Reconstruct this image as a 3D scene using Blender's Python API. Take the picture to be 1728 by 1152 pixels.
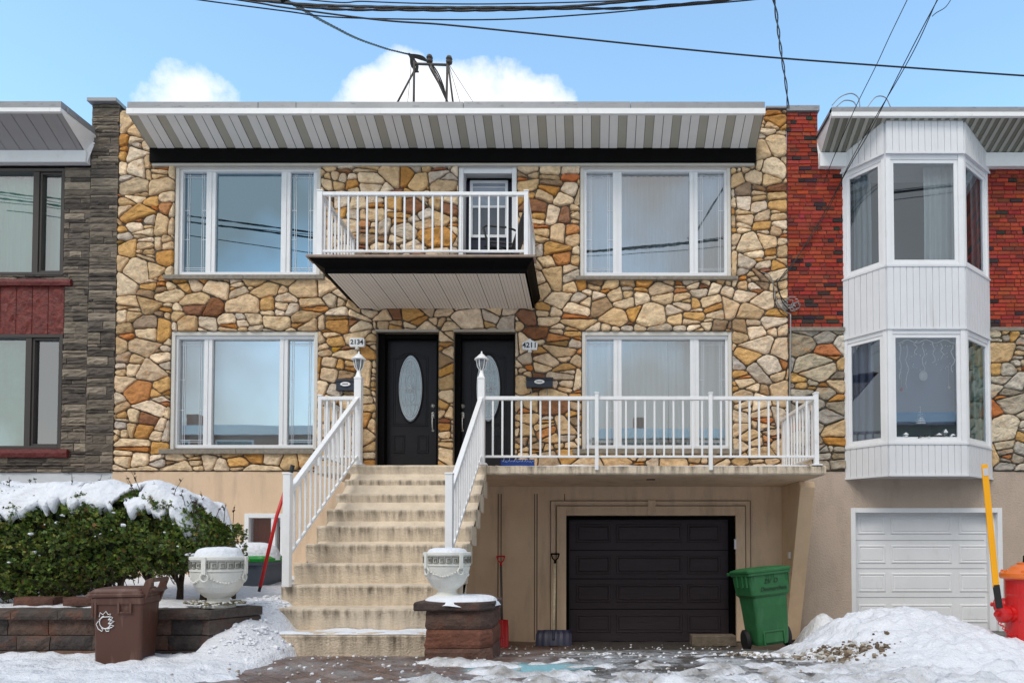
import bpy, math, random
from math import radians, sin, cos, pi, sqrt, atan2, exp
from mathutils import Vector, Matrix, noise
for o in list(bpy.data.objects): bpy.data.objects.remove(o)
SC = bpy.context.scene
COL = SC.collection
# ---------------------------------------------------------------- camera
F = 1115.0; TH = radians(1.5)
SX = -121.0/F; SY = 349.0/F - math.tan(TH)
CAM = Vector((0.0, -10.6, 1.48))
cd = bpy.data.cameras.new('camera'); cam = bpy.data.objects.new('camera', cd); COL.objects.link(cam)
cd.sensor_width = 36.0; cd.lens = 36.0*F/1728.0
cd.shift_x = SX*F/1728.0; cd.shift_y = SY*F/1728.0
cd.clip_start = 0.05; cd.clip_end = 2000
cam.location = CAM; cam.rotation_euler = (pi/2+TH, 0, 0)
SC.camera = cam
SC.render.resolution_x = 1024; SC.render.resolution_y = 682
SC.view_settings.view_transform = 'Standard'; SC.view_settings.look = 'None'
SC.view_settings.exposure = 0.62; SC.view_settings.gamma = 1.0
SC.view_settings.use_curve_mapping = False
# ---------------------------------------------------------------- sky and sun
SUN_EL = radians(52); SUN_AZ = radians(205)     # azimuth clockwise from +Y
W = bpy.data.worlds.new('World'); SC.world = W; W.use_nodes = True
nt = W.node_tree; N = nt.nodes; L = nt.links
for n in list(N): N.remove(n)
def wn(t, **k):
    n = N.new(t)
    for a, b in k.items(): setattr(n, a, b)
    return n
wo = wn('ShaderNodeOutputWorld'); wb = wn('ShaderNodeBackground'); L.new(wb.outputs[0], wo.inputs[0])
sky = wn('ShaderNodeTexSky', sky_type='NISHITA', sun_disc=False, sun_elevation=SUN_EL, sun_rotation=SUN_AZ,
         altitude=50, air_density=1.0, dust_density=0.6, ozone_density=1.2)
wb.inputs[1].default_value = 0.13
tc = wn('ShaderNodeTexCoord'); sp = wn('ShaderNodeSeparateXYZ'); L.new(tc.outputs['Generated'], sp.inputs[0])
def wm(op, a, b=None, c=None, clamp=False):
    n = N.new('ShaderNodeMath'); n.operation = op; n.use_clamp = clamp
    for i, s in enumerate((a, b, c)):
        if s is None: continue
        if isinstance(s, (int, float)): n.inputs[i].default_value = s
        else: L.new(s, n.inputs[i])
    return n.outputs[0]
ysafe = wm('MAXIMUM', sp.outputs[1], 0.05)
U = wm('DIVIDE', sp.outputs[0], ysafe); V = wm('DIVIDE', sp.outputs[2], ysafe)
nz = wn('ShaderNodeTexNoise'); nz.inputs['Scale'].default_value = 11.0; nz.inputs['Detail'].default_value = 10
nz.inputs['Roughness'].default_value = 0.62
L.new(tc.outputs['Generated'], nz.inputs[0])
def blob(u0, v0, su, sv, amp=1.0):
    du = wm('DIVIDE', wm('SUBTRACT', U, u0), su); dv = wm('DIVIDE', wm('SUBTRACT', V, v0), sv)
    r2 = wm('ADD', wm('MULTIPLY', du, du), wm('MULTIPLY', dv, dv))
    return wm('MULTIPLY', wm('SUBTRACT', 1.0, r2), amp)
def uv(px, py): return (px-985)/F, (925-py)/F
bl = []
for (px, py, sx, sy, am) in [(300,165,105,75,1.0),(690,165,140,72,1.0),(790,150,150,80,1.0),(672,100,50,50,.8),(870,160,105,62,1.0),(620,140,60,50,.9)]:
    u0, v0 = uv(px, py); bl.append(blob(u0, v0, sx/F, sy/F, am))
mx = bl[0]
for b in bl[1:]: mx = wm('MAXIMUM', mx, b)
mx = wm('ADD', mx, wm('MULTIPLY', wm('SUBTRACT', nz.outputs[0], 0.5), 2.9))
cl1 = wm('SUBTRACT', 1.0, wm('POWER', wm('SUBTRACT', 1.0, wm('MULTIPLY', mx, .95, clamp=True)), 1.8))
infront = wm('GREATER_THAN', sp.outputs[1], 0.06)
cl1 = wm('MULTIPLY', cl1, infront)
# broad broken cloud behind the viewer
nz2 = wn('ShaderNodeTexNoise'); nz2.inputs['Scale'].default_value = 2.2; nz2.inputs['Detail'].default_value = 5
L.new(tc.outputs['Generated'], nz2.inputs[0])
cl2 = wm('MULTIPLY', wm('SUBTRACT', nz2.outputs[0], 0.27), 4.0, clamp=True)
bk = wm('MULTIPLY', wm('ADD', wm('MULTIPLY', sp.outputs[1], -1.0), 0.25), 2.5, clamp=True)
cl2 = wm('MULTIPLY', wm('MULTIPLY', cl2, bk), 0.92)
cl = wm('MAXIMUM', cl1, cl2)
grade = wn('ShaderNodeMix', data_type='RGBA', blend_type='MULTIPLY'); grade.inputs[0].default_value = 1.0
L.new(sky.outputs[0], grade.inputs[6]); grade.inputs[7].default_value = (1.85, 2.05, 1.85, 1)
mixc = wn('ShaderNodeMix', data_type='RGBA'); L.new(cl, mixc.inputs[0]); L.new(grade.outputs[2], mixc.inputs[6])
cw = wn('ShaderNodeMix', data_type='RGBA'); L.new(infront, cw.inputs[0]); cw.inputs[6].default_value = (3.55, 3.25, 2.95, 1); cw.inputs[7].default_value = (6.0, 6.05, 6.25, 1)
L.new(cw.outputs[2], mixc.inputs[7])
L.new(mixc.outputs[2], wb.inputs[0])
sd = bpy.data.lights.new('sun', 'SUN'); sd.energy = 1.15; sd.angle = radians(25); sd.color = (1.0, 0.95, 0.88)
so = bpy.data.objects.new('sun', sd); COL.objects.link(so)
sdir = Vector((sin(SUN_AZ)*cos(SUN_EL), cos(SUN_AZ)*cos(SUN_EL), sin(SUN_EL)))
so.rotation_euler = sdir.to_track_quat('Z', 'Y').to_euler(); so.location = (-6, -30, 30)

# ---------------------------------------------------------------- measuring helpers
def P(px, py, Y=0.0):
    a = (px-864)/F + SX; b = (576-py)/F + SY
    d = Vector((a, cos(TH)-b*sin(TH), sin(TH)+b*cos(TH)))
    return CAM + d*((Y-CAM.y)/d.y)
def R(x0, y0, x1, y1, Y=0.0):      # rectangle measured on the plane Y -> x0, x1, z0, z1
    ym = (y0+y1)/2; xm = (x0+x1)/2
    return P(x0, ym, Y).x, P(x1, ym, Y).x, P(xm, y1, Y).z, P(xm, y0, Y).z
def X_(px, Y=0.0, py=600): return P(px, py, Y).x
def Z_(py, Y=0.0, px=900): return P(px, py, Y).z
def nz3(x, y, z, s=1.0): return noise.noise(Vector((x*s, y*s, z*s)))
def fbm(x, y, z=0.0, o=4):
    t = 0; a = 1; f = 1
    for i in range(o):
        t += a*noise.noise(Vector((x*f, y*f, z+i*7.3))); a *= .5; f *= 2.1
    return t
def srgb(r, g, b):
    def c(u):
        u /= 255.0
        return u/12.92 if u <= .04045 else ((u+.055)/1.055)**2.4
    return (c(r), c(g), c(b), 1.0)
# ---------------------------------------------------------------- materials
MATS = {}
def mat(name, color=(.5,.5,.5,1), rough=.6, metal=0.0, var=0.0, vscale=6.0, bump=0.0, bscale=40.0, tint=False,
        coat=0.0, streak=None, dirt_and_shade=None, spec=.5, stretch=(1,1,1), emit=None):
    if name in MATS: return MATS[name]
    m = bpy.data.materials.new(name); m.use_nodes = True; t = m.node_tree; n = t.nodes; l = t.links
    b = n['Principled BSDF']; b.inputs['Roughness'].default_value = rough; b.inputs['Metallic'].default_value = metal
    b.inputs['Specular IOR Level'].default_value = spec
    b.inputs['Coat Weight'].default_value = coat
    g = n.new('ShaderNodeNewGeometry'); mp = n.new('ShaderNodeMapping'); l.new(g.outputs['Position'], mp.inputs[0])
    mp.inputs['Scale'].default_value = stretch
    if tint:
        at = n.new('ShaderNodeAttribute'); at.attribute_name = 'tint'; src = at.outputs['Color']
    else:
        rgb = n.new('ShaderNodeRGB'); rgb.outputs[0].default_value = color; src = rgb.outputs[0]
    if var > 0:
        no = n.new('ShaderNodeTexNoise'); no.inputs['Scale'].default_value = vscale; no.inputs['Detail'].default_value = 8
        no.inputs['Roughness'].default_value = .65; l.new(mp.outputs[0], no.inputs[0])
        mr = n.new('ShaderNodeMapRange'); mr.inputs[1].default_value = .3; mr.inputs[2].default_value = .7
        mr.inputs[3].default_value = 1-var; mr.inputs[4].default_value = 1+var; l.new(no.outputs[0], mr.inputs[0])
        mu = n.new('ShaderNodeMix'); mu.data_type = 'RGBA'; mu.blend_type = 'MULTIPLY'; mu.inputs[0].default_value = 1
        l.new(src, mu.inputs[6]); l.new(mr.outputs[0], mu.inputs[7]); src = mu.outputs[2]
    if streak:      # second colour in patches: (colour, scale, lo, hi, amount, stretch)
        c2, sc, lo, hi, am, stc = streak
        mp2 = n.new('ShaderNodeMapping'); l.new(g.outputs['Position'], mp2.inputs[0]); mp2.inputs['Scale'].default_value = stc
        no = n.new('ShaderNodeTexNoise'); no.inputs['Scale'].default_value = sc; no.inputs['Detail'].default_value = 7
        no.inputs['Roughness'].default_value = .6; l.new(mp2.outputs[0], no.inputs[0])
        mr = n.new('ShaderNodeMapRange'); mr.inputs[1].default_value = lo; mr.inputs[2].default_value = hi
        mr.inputs[3].default_value = 0; mr.inputs[4].default_value = am; l.new(no.outputs[0], mr.inputs[0])
        fac = mr.outputs[0]
        if dirt_and_shade:    # weathering strength painted as dirt where water runs, and as shadow under step nosings
            a2 = n.new('ShaderNodeAttribute'); a2.attribute_name = 'dirt_and_shade'
            mm = n.new('ShaderNodeMath'); mm.operation = 'MULTIPLY'; l.new(fac, mm.inputs[0]); l.new(a2.outputs['Fac'], mm.inputs[1]); fac = mm.outputs[0]
        mu = n.new('ShaderNodeMix'); mu.data_type = 'RGBA'; l.new(fac, mu.inputs[0]); l.new(src, mu.inputs[6])
        mu.inputs[7].default_value = c2; src = mu.outputs[2]
    l.new(src, b.inputs['Base Color'])
    if bump > 0:
        no = n.new('ShaderNodeTexNoise'); no.inputs['Scale'].default_value = bscale; no.inputs['Detail'].default_value = 8
        no.inputs['Roughness'].default_value = .6; l.new(mp.outputs[0], no.inputs[0])
        bp = n.new('ShaderNodeBump'); bp.inputs['Strength'].default_value = min(1, bump); bp.inputs['Distance'].default_value = .02*max(1, bump)
        l.new(no.outputs[0], bp.inputs['Height']); l.new(bp.outputs[0], b.inputs['Normal'])
    if emit:
        b.inputs['Emission Color'].default_value = emit[0]; b.inputs['Emission Strength'].default_value = emit[1]
    MATS[name] = m
    return m
def glass(name, refl, tintc=(.9,.95,.95,1), wav=.03, gc=(.95,.97,1,1)):
    m = bpy.data.materials.new(name); m.use_nodes = True; t = m.node_tree; n = t.nodes; l = t.links
    n.remove(n['Principled BSDF']); out = n['Material Output']
    tr = n.new('ShaderNodeBsdfTransparent'); tr.inputs[0].default_value = tintc
    gl = n.new('ShaderNodeBsdfGlossy'); gl.inputs['Roughness'].default_value = .015; gl.inputs[0].default_value = gc
    mi = n.new('ShaderNodeMixShader'); fr = n.new('ShaderNodeFresnel'); fr.inputs[0].default_value = 1.5
    ad = n.new('ShaderNodeMath'); ad.operation = 'ADD'; ad.use_clamp = True; ad.inputs[1].default_value = refl
    l.new(fr.outputs[0], ad.inputs[0]); l.new(ad.outputs[0], mi.inputs[0]); l.new(tr.outputs[0], mi.inputs[1]); l.new(gl.outputs[0], mi.inputs[2])
    g = n.new('ShaderNodeNewGeometry'); no = n.new('ShaderNodeTexNoise'); no.inputs['Scale'].default_value = 1.1; no.inputs['Detail'].default_value = 1
    l.new(g.outputs['Position'], no.inputs[0]); bp = n.new('ShaderNodeBump'); bp.inputs['Strength'].default_value = wav; bp.inputs['Distance'].default_value = .1
    l.new(no.outputs[0], bp.inputs['Height']); l.new(bp.outputs[0], gl.inputs['Normal'])
    l.new(mi.outputs[0], out.inputs[0]); MATS[name] = m
    return m
M_STONE = mat('stone', tint=True, rough=.85, var=.26, vscale=11, bump=1.5, bscale=14, streak=(srgb(186,126,58), 4.6, .54, .70, .50, (1,1,1.8)))
M_SPLIT = mat('split_stone', tint=True, rough=.9, var=.35, vscale=14, bump=1.0, bscale=30, stretch=(.5,1,2.2))
M_BRICK = mat('red_brick', tint=True, rough=.8, var=.2, vscale=30, bump=.6, bscale=90)
M_MORTAR = mat('mortar', srgb(104,94,82), .95, var=.25, vscale=12, bump=.5, bscale=60)
M_MORTAR_D = mat('dark_mortar', srgb(88,74,68), .95, var=.2, vscale=20, bump=.4, bscale=60)
M_STUCCO = mat('beige_stucco', srgb(222,194,164), .9, var=.08, vscale=1.6, bump=.45, bscale=60, streak=(srgb(158,134,112), 2.6, .5, .75, .5, (1.6,1,.3)))
M_STUCCO2 = mat('grey_stucco', srgb(188,170,154), .92, var=.07, vscale=2, bump=.8, bscale=38, streak=(srgb(140,124,108), 2.5, .5, .75, .5, (1,1,.3)))
M_WHITE = mat('white_vinyl', srgb(230,231,233), .4, var=.035, vscale=3, bump=.05, bscale=20, streak=(srgb(190,190,186), 6, .6, .8, .35, (1.5,1,.5)))
M_WHITE2 = mat('white_aluminium', srgb(234,234,234), .35, var=.04, vscale=5, streak=(srgb(176,172,164), 9, .60, .78, .45, (1,1,.6)))
M_SIDING = mat('white_siding', srgb(222,223,226), .45, var=.04, vscale=2, bump=.05, bscale=10, streak=(srgb(188,188,184), 5, .56, .8, .4, (2,2,.25)))
M_SOFFIT = mat('soffit_metal', tint=True, rough=.5, var=.04, vscale=3)
M_PERF = mat('perforated_soffit', srgb(176,170,166), .6, var=.10, vscale=90)
M_FLASH = mat('roof_flashing', srgb(146,147,150), .45, metal=.15, var=.10, vscale=3.5, streak=(srgb(95,95,105), 14, .58, .72, .7, (.5,1,2)))
M_BLACK = mat('black_paint', srgb(13,12,12), .6, spec=.05, var=.15, vscale=5, bump=.08, bscale=15)
M_DOOR = mat('black_door_paint', srgb(34,31,34), .42, spec=.25, var=.06, vscale=4, bump=.06, bscale=60, stretch=(1,1,.2))
M_GARAGE = mat('charcoal_garage_paint', srgb(60,51,55), .5, spec=.3, var=.12, vscale=7, bump=.35, bscale=45, stretch=(.12,1,1))
M_NAVY = mat('navy_paint', srgb(22,26,50), .4, spec=.3, var=.05)
M_CHROME = mat('satin_nickel', srgb(222,220,214), .3, metal=.45)
M_SILL = mat('grey_sill_stone', srgb(138,130,118), .9, var=.25, vscale=18, bump=.7, bscale=40)
M_STEP = mat('weathered_concrete', srgb(214,198,176), .9, var=.14, vscale=6, bump=.8, bscale=50, streak=(srgb(72,62,50), 4.6, .42, .68, .85, (3.2,1.5,.45)), dirt_and_shade=True)
M_SNOW = mat('snow', srgb(232,235,241), .62, var=.03, vscale=7, bump=1.2, bscale=24, spec=.3)
M_SNOWD = mat('dirty_snow', tint=True, rough=.8, var=.2, vscale=25, bump=.7, bscale=50)
M_LEAF = mat('cedar_leaf', tint=True, rough=.6)
M_BARK = mat('bark', srgb(62,50,40), .95, var=.3, vscale=20, bump=.8, bscale=40)
M_WIRE = mat('black_cable', srgb(26,26,28), .5)
M_ALU = mat('grey_conduit', srgb(150,150,150), .45, metal=.4)
M_CURT = mat('sheer_curtain', srgb(216,220,216), .85, var=.14, vscale=7, stretch=(2.5,1,.08))
M_CURTG = mat('grey_curtain', srgb(160,170,172), .9, var=.2, vscale=7, stretch=(2.5,1,.08))
M_BLIND = mat('white_blind', srgb(208,212,210), .8, var=.02)
M_ROOM = mat('room_plaster', srgb(110,116,122), .9)
M_DARK = mat('dark_interior', srgb(40,40,44), .9)
M_BROWNF = mat('dark_bronze_frame', srgb(66,60,56), .45, metal=.2)
M_REDSTONE = mat('red_stone', srgb(98,30,26), .6, var=.3, vscale=12, bump=1.0, bscale=14)
M_BLOCK = mat('retaining_block', tint=True, rough=.9, var=.3, vscale=16, bump=1.0, bscale=28, streak=(srgb(120,74,52), 5, .52, .7, .6, (1,1,1)))
M_URN = mat('cast_stone', srgb(222,221,214), .75, var=.06, vscale=9, bump=.3, bscale=60, streak=(srgb(140,138,120), 7, .6, .8, .5, (1,1,.5)))
M_REDP = mat('red_plastic', srgb(196,22,22), .4, var=.06, vscale=6)
M_BLUEP = mat('navy_plastic', srgb(38,40,66), .45, var=.1, vscale=8)
M_WOOD = mat('shovel_wood', srgb(222,206,176), .7, var=.2, vscale=20)
M_BROWNB = mat('brown_bin_plastic', srgb(86,54,42), .55, var=.10, vscale=4, bump=.08, bscale=30, streak=(srgb(150,122,108), 7, .54, .75, .5, (2,2,.3)))
M_GREENB = mat('green_bin_plastic', srgb(38,98,56), .5, var=.12, vscale=5, bump=.10, bscale=30, streak=(srgb(70,120,84), 6, .54, .75, .5, (2,2,.4)))
M_GREYB = mat('grey_bin_plastic', srgb(84,92,104), .55, var=.06)
M_GREENL = mat('green_lid_plastic', srgb(30,140,50), .45, var=.06)
M_RUBBER = mat('black_rubber', srgb(24,24,25), .6, var=.1, vscale=20)
M_HYD = mat('red_hydrant_paint', srgb(200,18,18), .36, var=.08, vscale=6, bump=.3, bscale=25, coat=.2, streak=(srgb(90,20,18), 16, .62, .70, .7, (1,1,.7)))
M_HYDO = mat('orange_hydrant_paint', srgb(226,112,34), .35, var=.05, vscale=6, bump=.15, bscale=25, coat=.3)
M_YEL = mat('yellow_plastic', srgb(245,170,10), .4, var=.03)
M_MBOX = mat('mailbox_metal', srgb(44,48,60), .4, metal=.2)
M_INK = mat('black_ink', srgb(20,20,22), .5)
M_BLUE = mat('blue_plastic_mat', srgb(20,66,150), .5, var=.15, vscale=20)
M_OGLASS = mat('leaded_glass', srgb(176,190,196), .12, var=.12, vscale=14, bump=.5, bscale=30)
M_LEAD = mat('lead_came', srgb(214,218,222), .35, metal=.3)
M_LEADD = mat('dark_came', srgb(92,104,112), .4, metal=.3)
G_CLEAR = glass('window_glass', .30, (.9,.95,.95,1), .010)
G_DARK = glass('reflected_sky_glass', .46, (.4,.55,.62,1), .008, (.44,.64,.78,1))  # blue of the reflected sky put into the glass tint
G_TEAL = glass('teal_window_glass', .32, (.72,.95,.86,1), .03)
# ---------------------------------------------------------------- mesh builder
class MB:
    def __init__(s): s.v = []; s.f = []; s.c = []; s.m = []; s.d = {}
    def add(s, vs, fs, col=None, mi=0):
        b = len(s.v); s.v += [tuple(v) for v in vs]
        for f in fs: s.f.append(tuple(b+i for i in f)); s.c.append(col); s.m.append(mi)
        return b
    def box(s, x0, x1, y0, y1, z0, z1, col=None, mi=0):
        if x0 > x1: x0, x1 = x1, x0
        if y0 > y1: y0, y1 = y1, y0
        if z0 > z1: z0, z1 = z1, z0
        s.add([(x0,y0,z0),(x1,y0,z0),(x1,y1,z0),(x0,y1,z0),(x0,y0,z1),(x1,y0,z1),(x1,y1,z1),(x0,y1,z1)],
              [(0,3,2,1),(4,5,6,7),(0,1,5,4),(1,2,6,5),(2,3,7,6),(3,0,4,7)], col, mi); return s
    def obox(s, o, ex, ey, ez, a0, a1, b0, b1, c0, c1, col=None, mi=0):
        vs = [o+ex*a+ey*b+ez*c for c in (c0,c1) for (a,b) in ((a0,b0),(a1,b0),(a1,b1),(a0,b1))]
        s.add(vs, [(0,3,2,1),(4,5,6,7),(0,1,5,4),(1,2,6,5),(2,3,7,6),(3,0,4,7)], col, mi); return s
    def beam(s, p, q, w, h, up=Vector((0,0,1)), col=None, mi=0):
        p = Vector(p); q = Vector(q); d = q-p; ln = d.length
        if ln < 1e-6: return s
        ez = d/ln; u = Vector(up)
        if abs(ez.dot(u)) > .98: u = Vector((0,1,0))
        ex = ez.cross(u).normalized(); ey = ex.cross(ez).normalized()
        return s.obox(p, ex, ey, ez, -w/2, w/2, -h/2, h/2, 0, ln, col, mi)
    def tube(s, pts, r, n=8, caps=True, col=None, mi=0):
        pts = [Vector(p) for p in pts]; rs = r if isinstance(r, (list, tuple)) else [r]*len(pts)
        vs = []; prev = None
        for i, p in enumerate(pts):
            d = (pts[min(i+1, len(pts)-1)]-pts[max(i-1, 0)])
            d = d.normalized() if d.length > 1e-9 else Vector((0,0,1))
            if prev is None:
                a = Vector((0,0,1)) if abs(d.z) < .9 else Vector((1,0,0)); ex = d.cross(a).normalized()
            else:
                ex = (prev - d*prev.dot(d)).normalized()
            prev = ex; ey = d.cross(ex)
            for k in range(n):
                t = 2*pi*k/n; vs.append(p+(ex*cos(t)+ey*sin(t))*rs[i])
        fs = []
        for i in range(len(pts)-1):
            for k in range(n):
                a = i*n+k; b = i*n+(k+1) % n; fs.append((a, b, b+n, a+n))
        if caps: fs.append(tuple(reversed(range(n)))); fs.append(tuple(range((len(pts)-1)*n, len(pts)*n)))
        s.add(vs, fs, col, mi); return s
    def lathe(s, c, prof, n=24, axis='Z', col=None, mi=0, sx=1, sy=1):
        c = Vector(c); vs = []
        for r, z in prof:
            for k in range(n):
                t = 2*pi*k/n; a = r*cos(t)*sx; b = r*sin(t)*sy
                vs.append(c + (Vector((a,b,z)) if axis == 'Z' else Vector((a,z,b)) if axis == 'Y' else Vector((z,a,b))))
        fs = []
        for i in range(len(prof)-1):
            for k in range(n):
                a = i*n+k; b = i*n+(k+1) % n; fs.append((a,b,b+n,a+n) if axis != 'Y' else (a,a+n,b+n,b))
        fs.append(tuple(reversed(range(n)))); fs.append(tuple(range((len(prof)-1)*n, len(prof)*n)))
        s.add(vs, fs, col, mi); return s
    def prism(s, poly, y0, y1, col=None, mi=0):      # poly of (x, z), extruded along Y
        n = len(poly); vs = [(x,y0,z) for x,z in poly]+[(x,y1,z) for x,z in poly]
        fs = [tuple(range(n)), tuple(reversed(range(n,2*n)))]+[((i+1) % n, i, i+n, (i+1) % n+n) for i in range(n)]
        s.add(vs, fs, col, mi); return s
    def prismx(s, poly, x0, x1, col=None, mi=0):     # poly of (y, z), extruded along X
        n = len(poly); vs = [(x0,y,z) for y,z in poly]+[(x1,y,z) for y,z in poly]
        fs = [tuple(range(n)), tuple(reversed(range(n,2*n)))]+[((i+1) % n, i, i+n, (i+1) % n+n) for i in range(n)]
        s.add(vs, fs, col, mi); return s
    def loft(s, secs, n=6, col=None, mi=0):          # rounded rectangles: (z, cx, cy, hx, hy, r)
        vs = []
        for (z, cx, cy, hx, hy, r) in secs:
            for qx, qy, a0 in ((1,1,0),(-1,1,90),(-1,-1,180),(1,-1,270)):
                for k in range(n):
                    t = radians(a0+90*k/(n-1)); vs.append((cx+qx*(hx-r)+r*cos(t), cy+qy*(hy-r)+r*sin(t), z))
        m = 4*n; fs = []
        for i in range(len(secs)-1):
            for k in range(m):
                a = i*m+k; b = i*m+(k+1) % m; fs.append((a,b,b+m,a+m))
        fs.append(tuple(reversed(range(m)))); fs.append(tuple(range((len(secs)-1)*m, len(secs)*m)))
        s.add(vs, fs, col, mi); return s
    def xform(s, M):
        s.v = [tuple(M @ Vector(v)) for v in s.v]; return s
    def build(s, name, mats, parent=None, smooth=False, bevel=0, sub=0, recalc=True, autosmooth=None):
        off = wloc(parent)
        me = bpy.data.meshes.new(name); me.from_pydata([(v[0]-off.x, v[1]-off.y, v[2]-off.z) for v in s.v], [], s.f)
        if not isinstance(mats, (list, tuple)): mats = [mats]
        for m in mats: me.materials.append(m)
        if len(mats) > 1: me.polygons.foreach_set('material_index', s.m)
        if any(c is not None for c in s.c):
            at = me.color_attributes.new('tint', 'FLOAT_COLOR', 'CORNER'); buf = []
            for p, c in zip(me.polygons, s.c):
                buf += list(c or (.5,.5,.5,1))*p.loop_total
            at.data.foreach_set('color', buf)
        if s.d:
            at = me.attributes.new('dirt_and_shade', 'FLOAT', 'POINT'); at.data.foreach_set('value', [s.d.get(i, 0.0) for i in range(len(s.v))])
        me.update()
        if smooth: me.polygons.foreach_set('use_smooth', [True]*len(me.polygons))
        if autosmooth is not None: me.shade_auto_smooth = None if False else None
        o = bpy.data.objects.new(name, me); COL.objects.link(o)
        if parent is not None: o.parent = parent
        if bevel > 0:
            b = o.modifiers.new('bevel', 'BEVEL'); b.width = bevel; b.segments = 2; b.limit_method = 'ANGLE'; b.angle_limit = radians(35)
        if sub > 0:
            b = o.modifiers.new('subdivision', 'SUBSURF'); b.levels = sub; b.render_levels = sub
        return o
def wloc(o):
    v = Vector((0,0,0))
    while o is not None: v = v+o.location; o = o.parent
    return v
def tag(o, label=None, cat=None, group=None, kind=None):
    if label: o['label'] = label
    if cat: o['category'] = cat
    if group: o['group'] = group
    if kind: o['kind'] = kind
    return o
def thing(name, loc, label, cat, group=None):
    o = bpy.data.objects.new(name, None); COL.objects.link(o); o.location = loc; o.empty_display_size = .2
    return tag(o, label, cat, group)
def text(s, size, matl, parent, M, depth=.002, name='lettering', font_shear=0.0, weight=0.0):
    c = bpy.data.curves.new('t', 'FONT'); c.body = s; c.size = size; c.extrude = depth; c.align_x = 'CENTER'; c.align_y = 'CENTER'
    c.shear = font_shear; c.offset = weight
    o = bpy.data.objects.new('t', c); COL.objects.link(o); bpy.context.view_layer.update()
    me = bpy.data.meshes.new_from_object(o.evaluated_get(bpy.context.evaluated_depsgraph_get()))
    bpy.data.objects.remove(o)
    off = wloc(parent); me.transform(Matrix.Translation(-off) @ M); me.materials.clear(); me.materials.append(matl)
    r = bpy.data.objects.new(name, me); COL.objects.link(r); r.parent = parent
    return r
def front(x, y, z, rotz=0, tilt=0):      # text facing -Y
    return Matrix.Translation((x,y,z)) @ Matrix.Rotation(rotz,4,'Z') @ Matrix.Rotation(tilt,4,'Y') @ Matrix.Rotation(pi/2,4,'X')
# ---------------------------------------------------------------- polygon tools for masonry
def clip(poly, a, b, c):       # keep a*x + b*z <= c
    out = []; n = len(poly)
    for i in range(n):
        p = poly[i]; q = poly[(i+1) % n]; dp = a*p[0]+b*p[1]-c; dq = a*q[0]+b*q[1]-c
        if dp <= 0: out.append(p)
        if (dp < 0 < dq) or (dq < 0 < dp):
            t = dp/(dp-dq); out.append((p[0]+t*(q[0]-p[0]), p[1]+t*(q[1]-p[1])))
    return out
def area(p):
    return .5*sum(p[i][0]*p[(i+1) % len(p)][1]-p[(i+1) % len(p)][0]*p[i][1] for i in range(len(p))) if len(p) > 2 else 0
def inset(poly, d):
    r = poly; n = len(poly)
    for i in range(n):
        p = poly[i]; q = poly[(i+1) % n]; ex = q[0]-p[0]; ez = q[1]-p[1]; ln = sqrt(ex*ex+ez*ez)
        if ln < 1e-6: continue
        nx, nzz = ez/ln, -ex/ln           # outward for CCW
        r = clip(r, nx, nzz, nx*p[0]+nzz*p[1]-d)
        if len(r) < 3: return []
    return r
def minus(poly, r):            # poly minus rectangle (x0,x1,z0,z1)
    x0, x1, z0, z1 = r
    xs = [p[0] for p in poly]; zs = [p[1] for p in poly]
    if max(xs) <= x0 or min(xs) >= x1 or max(zs) <= z0 or min(zs) >= z1: return [poly]
    out = [clip(poly, 1, 0, x0), clip(poly, -1, 0, -x1)]
    mid = clip(clip(poly, -1, 0, -x0), 1, 0, x1)
    if len(mid) > 2: out += [clip(mid, 0, 1, z0), clip(mid, 0, -1, -z1)]
    return [p for p in out if len(p) > 2 and area(p) > .0015]
def cells(x0, x1, z0, z1, rng, rmin=.075, rmax=.20, an=1.65):
    pts = []; tries = 0
    grid = {}
    def key(x, z): return (int(x//.4), int(z//.4))
    Wd = x1-x0+.4; Ht = (z1-z0+.4)*an
    while tries < 26000:
        tries += 1
        r = rmax*(1-.25*rng.random()) if tries < 3500 else (rmin+(rmax-rmin)*rng.random()**2.0 if tries < 12000 else rmin*(1+.3*rng.random()))
        x = x0-.2+rng.random()*Wd; z = (z0-.2)*an+rng.random()*Ht; k = key(x, z); ok = True
        for i in range(k[0]-1, k[0]+2):
            for j in range(k[1]-1, k[1]+2):
                for (a, b, c) in grid.get((i, j), ()):
                    if (a-x)**2+(b-z)**2 < ((c+r)*.92)**2: ok = False; break
                if not ok: break
            if not ok: break
        if ok: pts.append((x, z, r)); grid.setdefault(k, []).append((x, z, r))
    res = []
    for (x, z, r) in pts:
        poly = [(x-.6,z-.6),(x+.6,z-.6),(x+.6,z+.6),(x-.6,z+.6)]; k = key(x, z)
        for i in range(k[0]-2, k[0]+3):
            for j in range(k[1]-2, k[1]+3):
                for (a, b, c) in grid.get((i, j), ()):
                    if a == x and b == z: continue
                    # |p-s|^2-r^2 <= |p-t|^2-c^2
                    poly = clip(poly, 2*(a-x), 2*(b-z), a*a+b*b-c*c-x*x-z*z+r*r)
                    if len(poly) < 3: break
                if len(poly) < 3: break
            if len(poly) < 3: break
        if len(poly) < 3: continue
        poly = [(p, q/an) for p, q in poly]
        poly = clip(clip(clip(clip(poly, -1, 0, -x0), 1, 0, x1), 0, -1, -z0), 0, 1, z1)
        if len(poly) > 2 and area(poly) > .001: res.append(poly)
    return res
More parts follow.
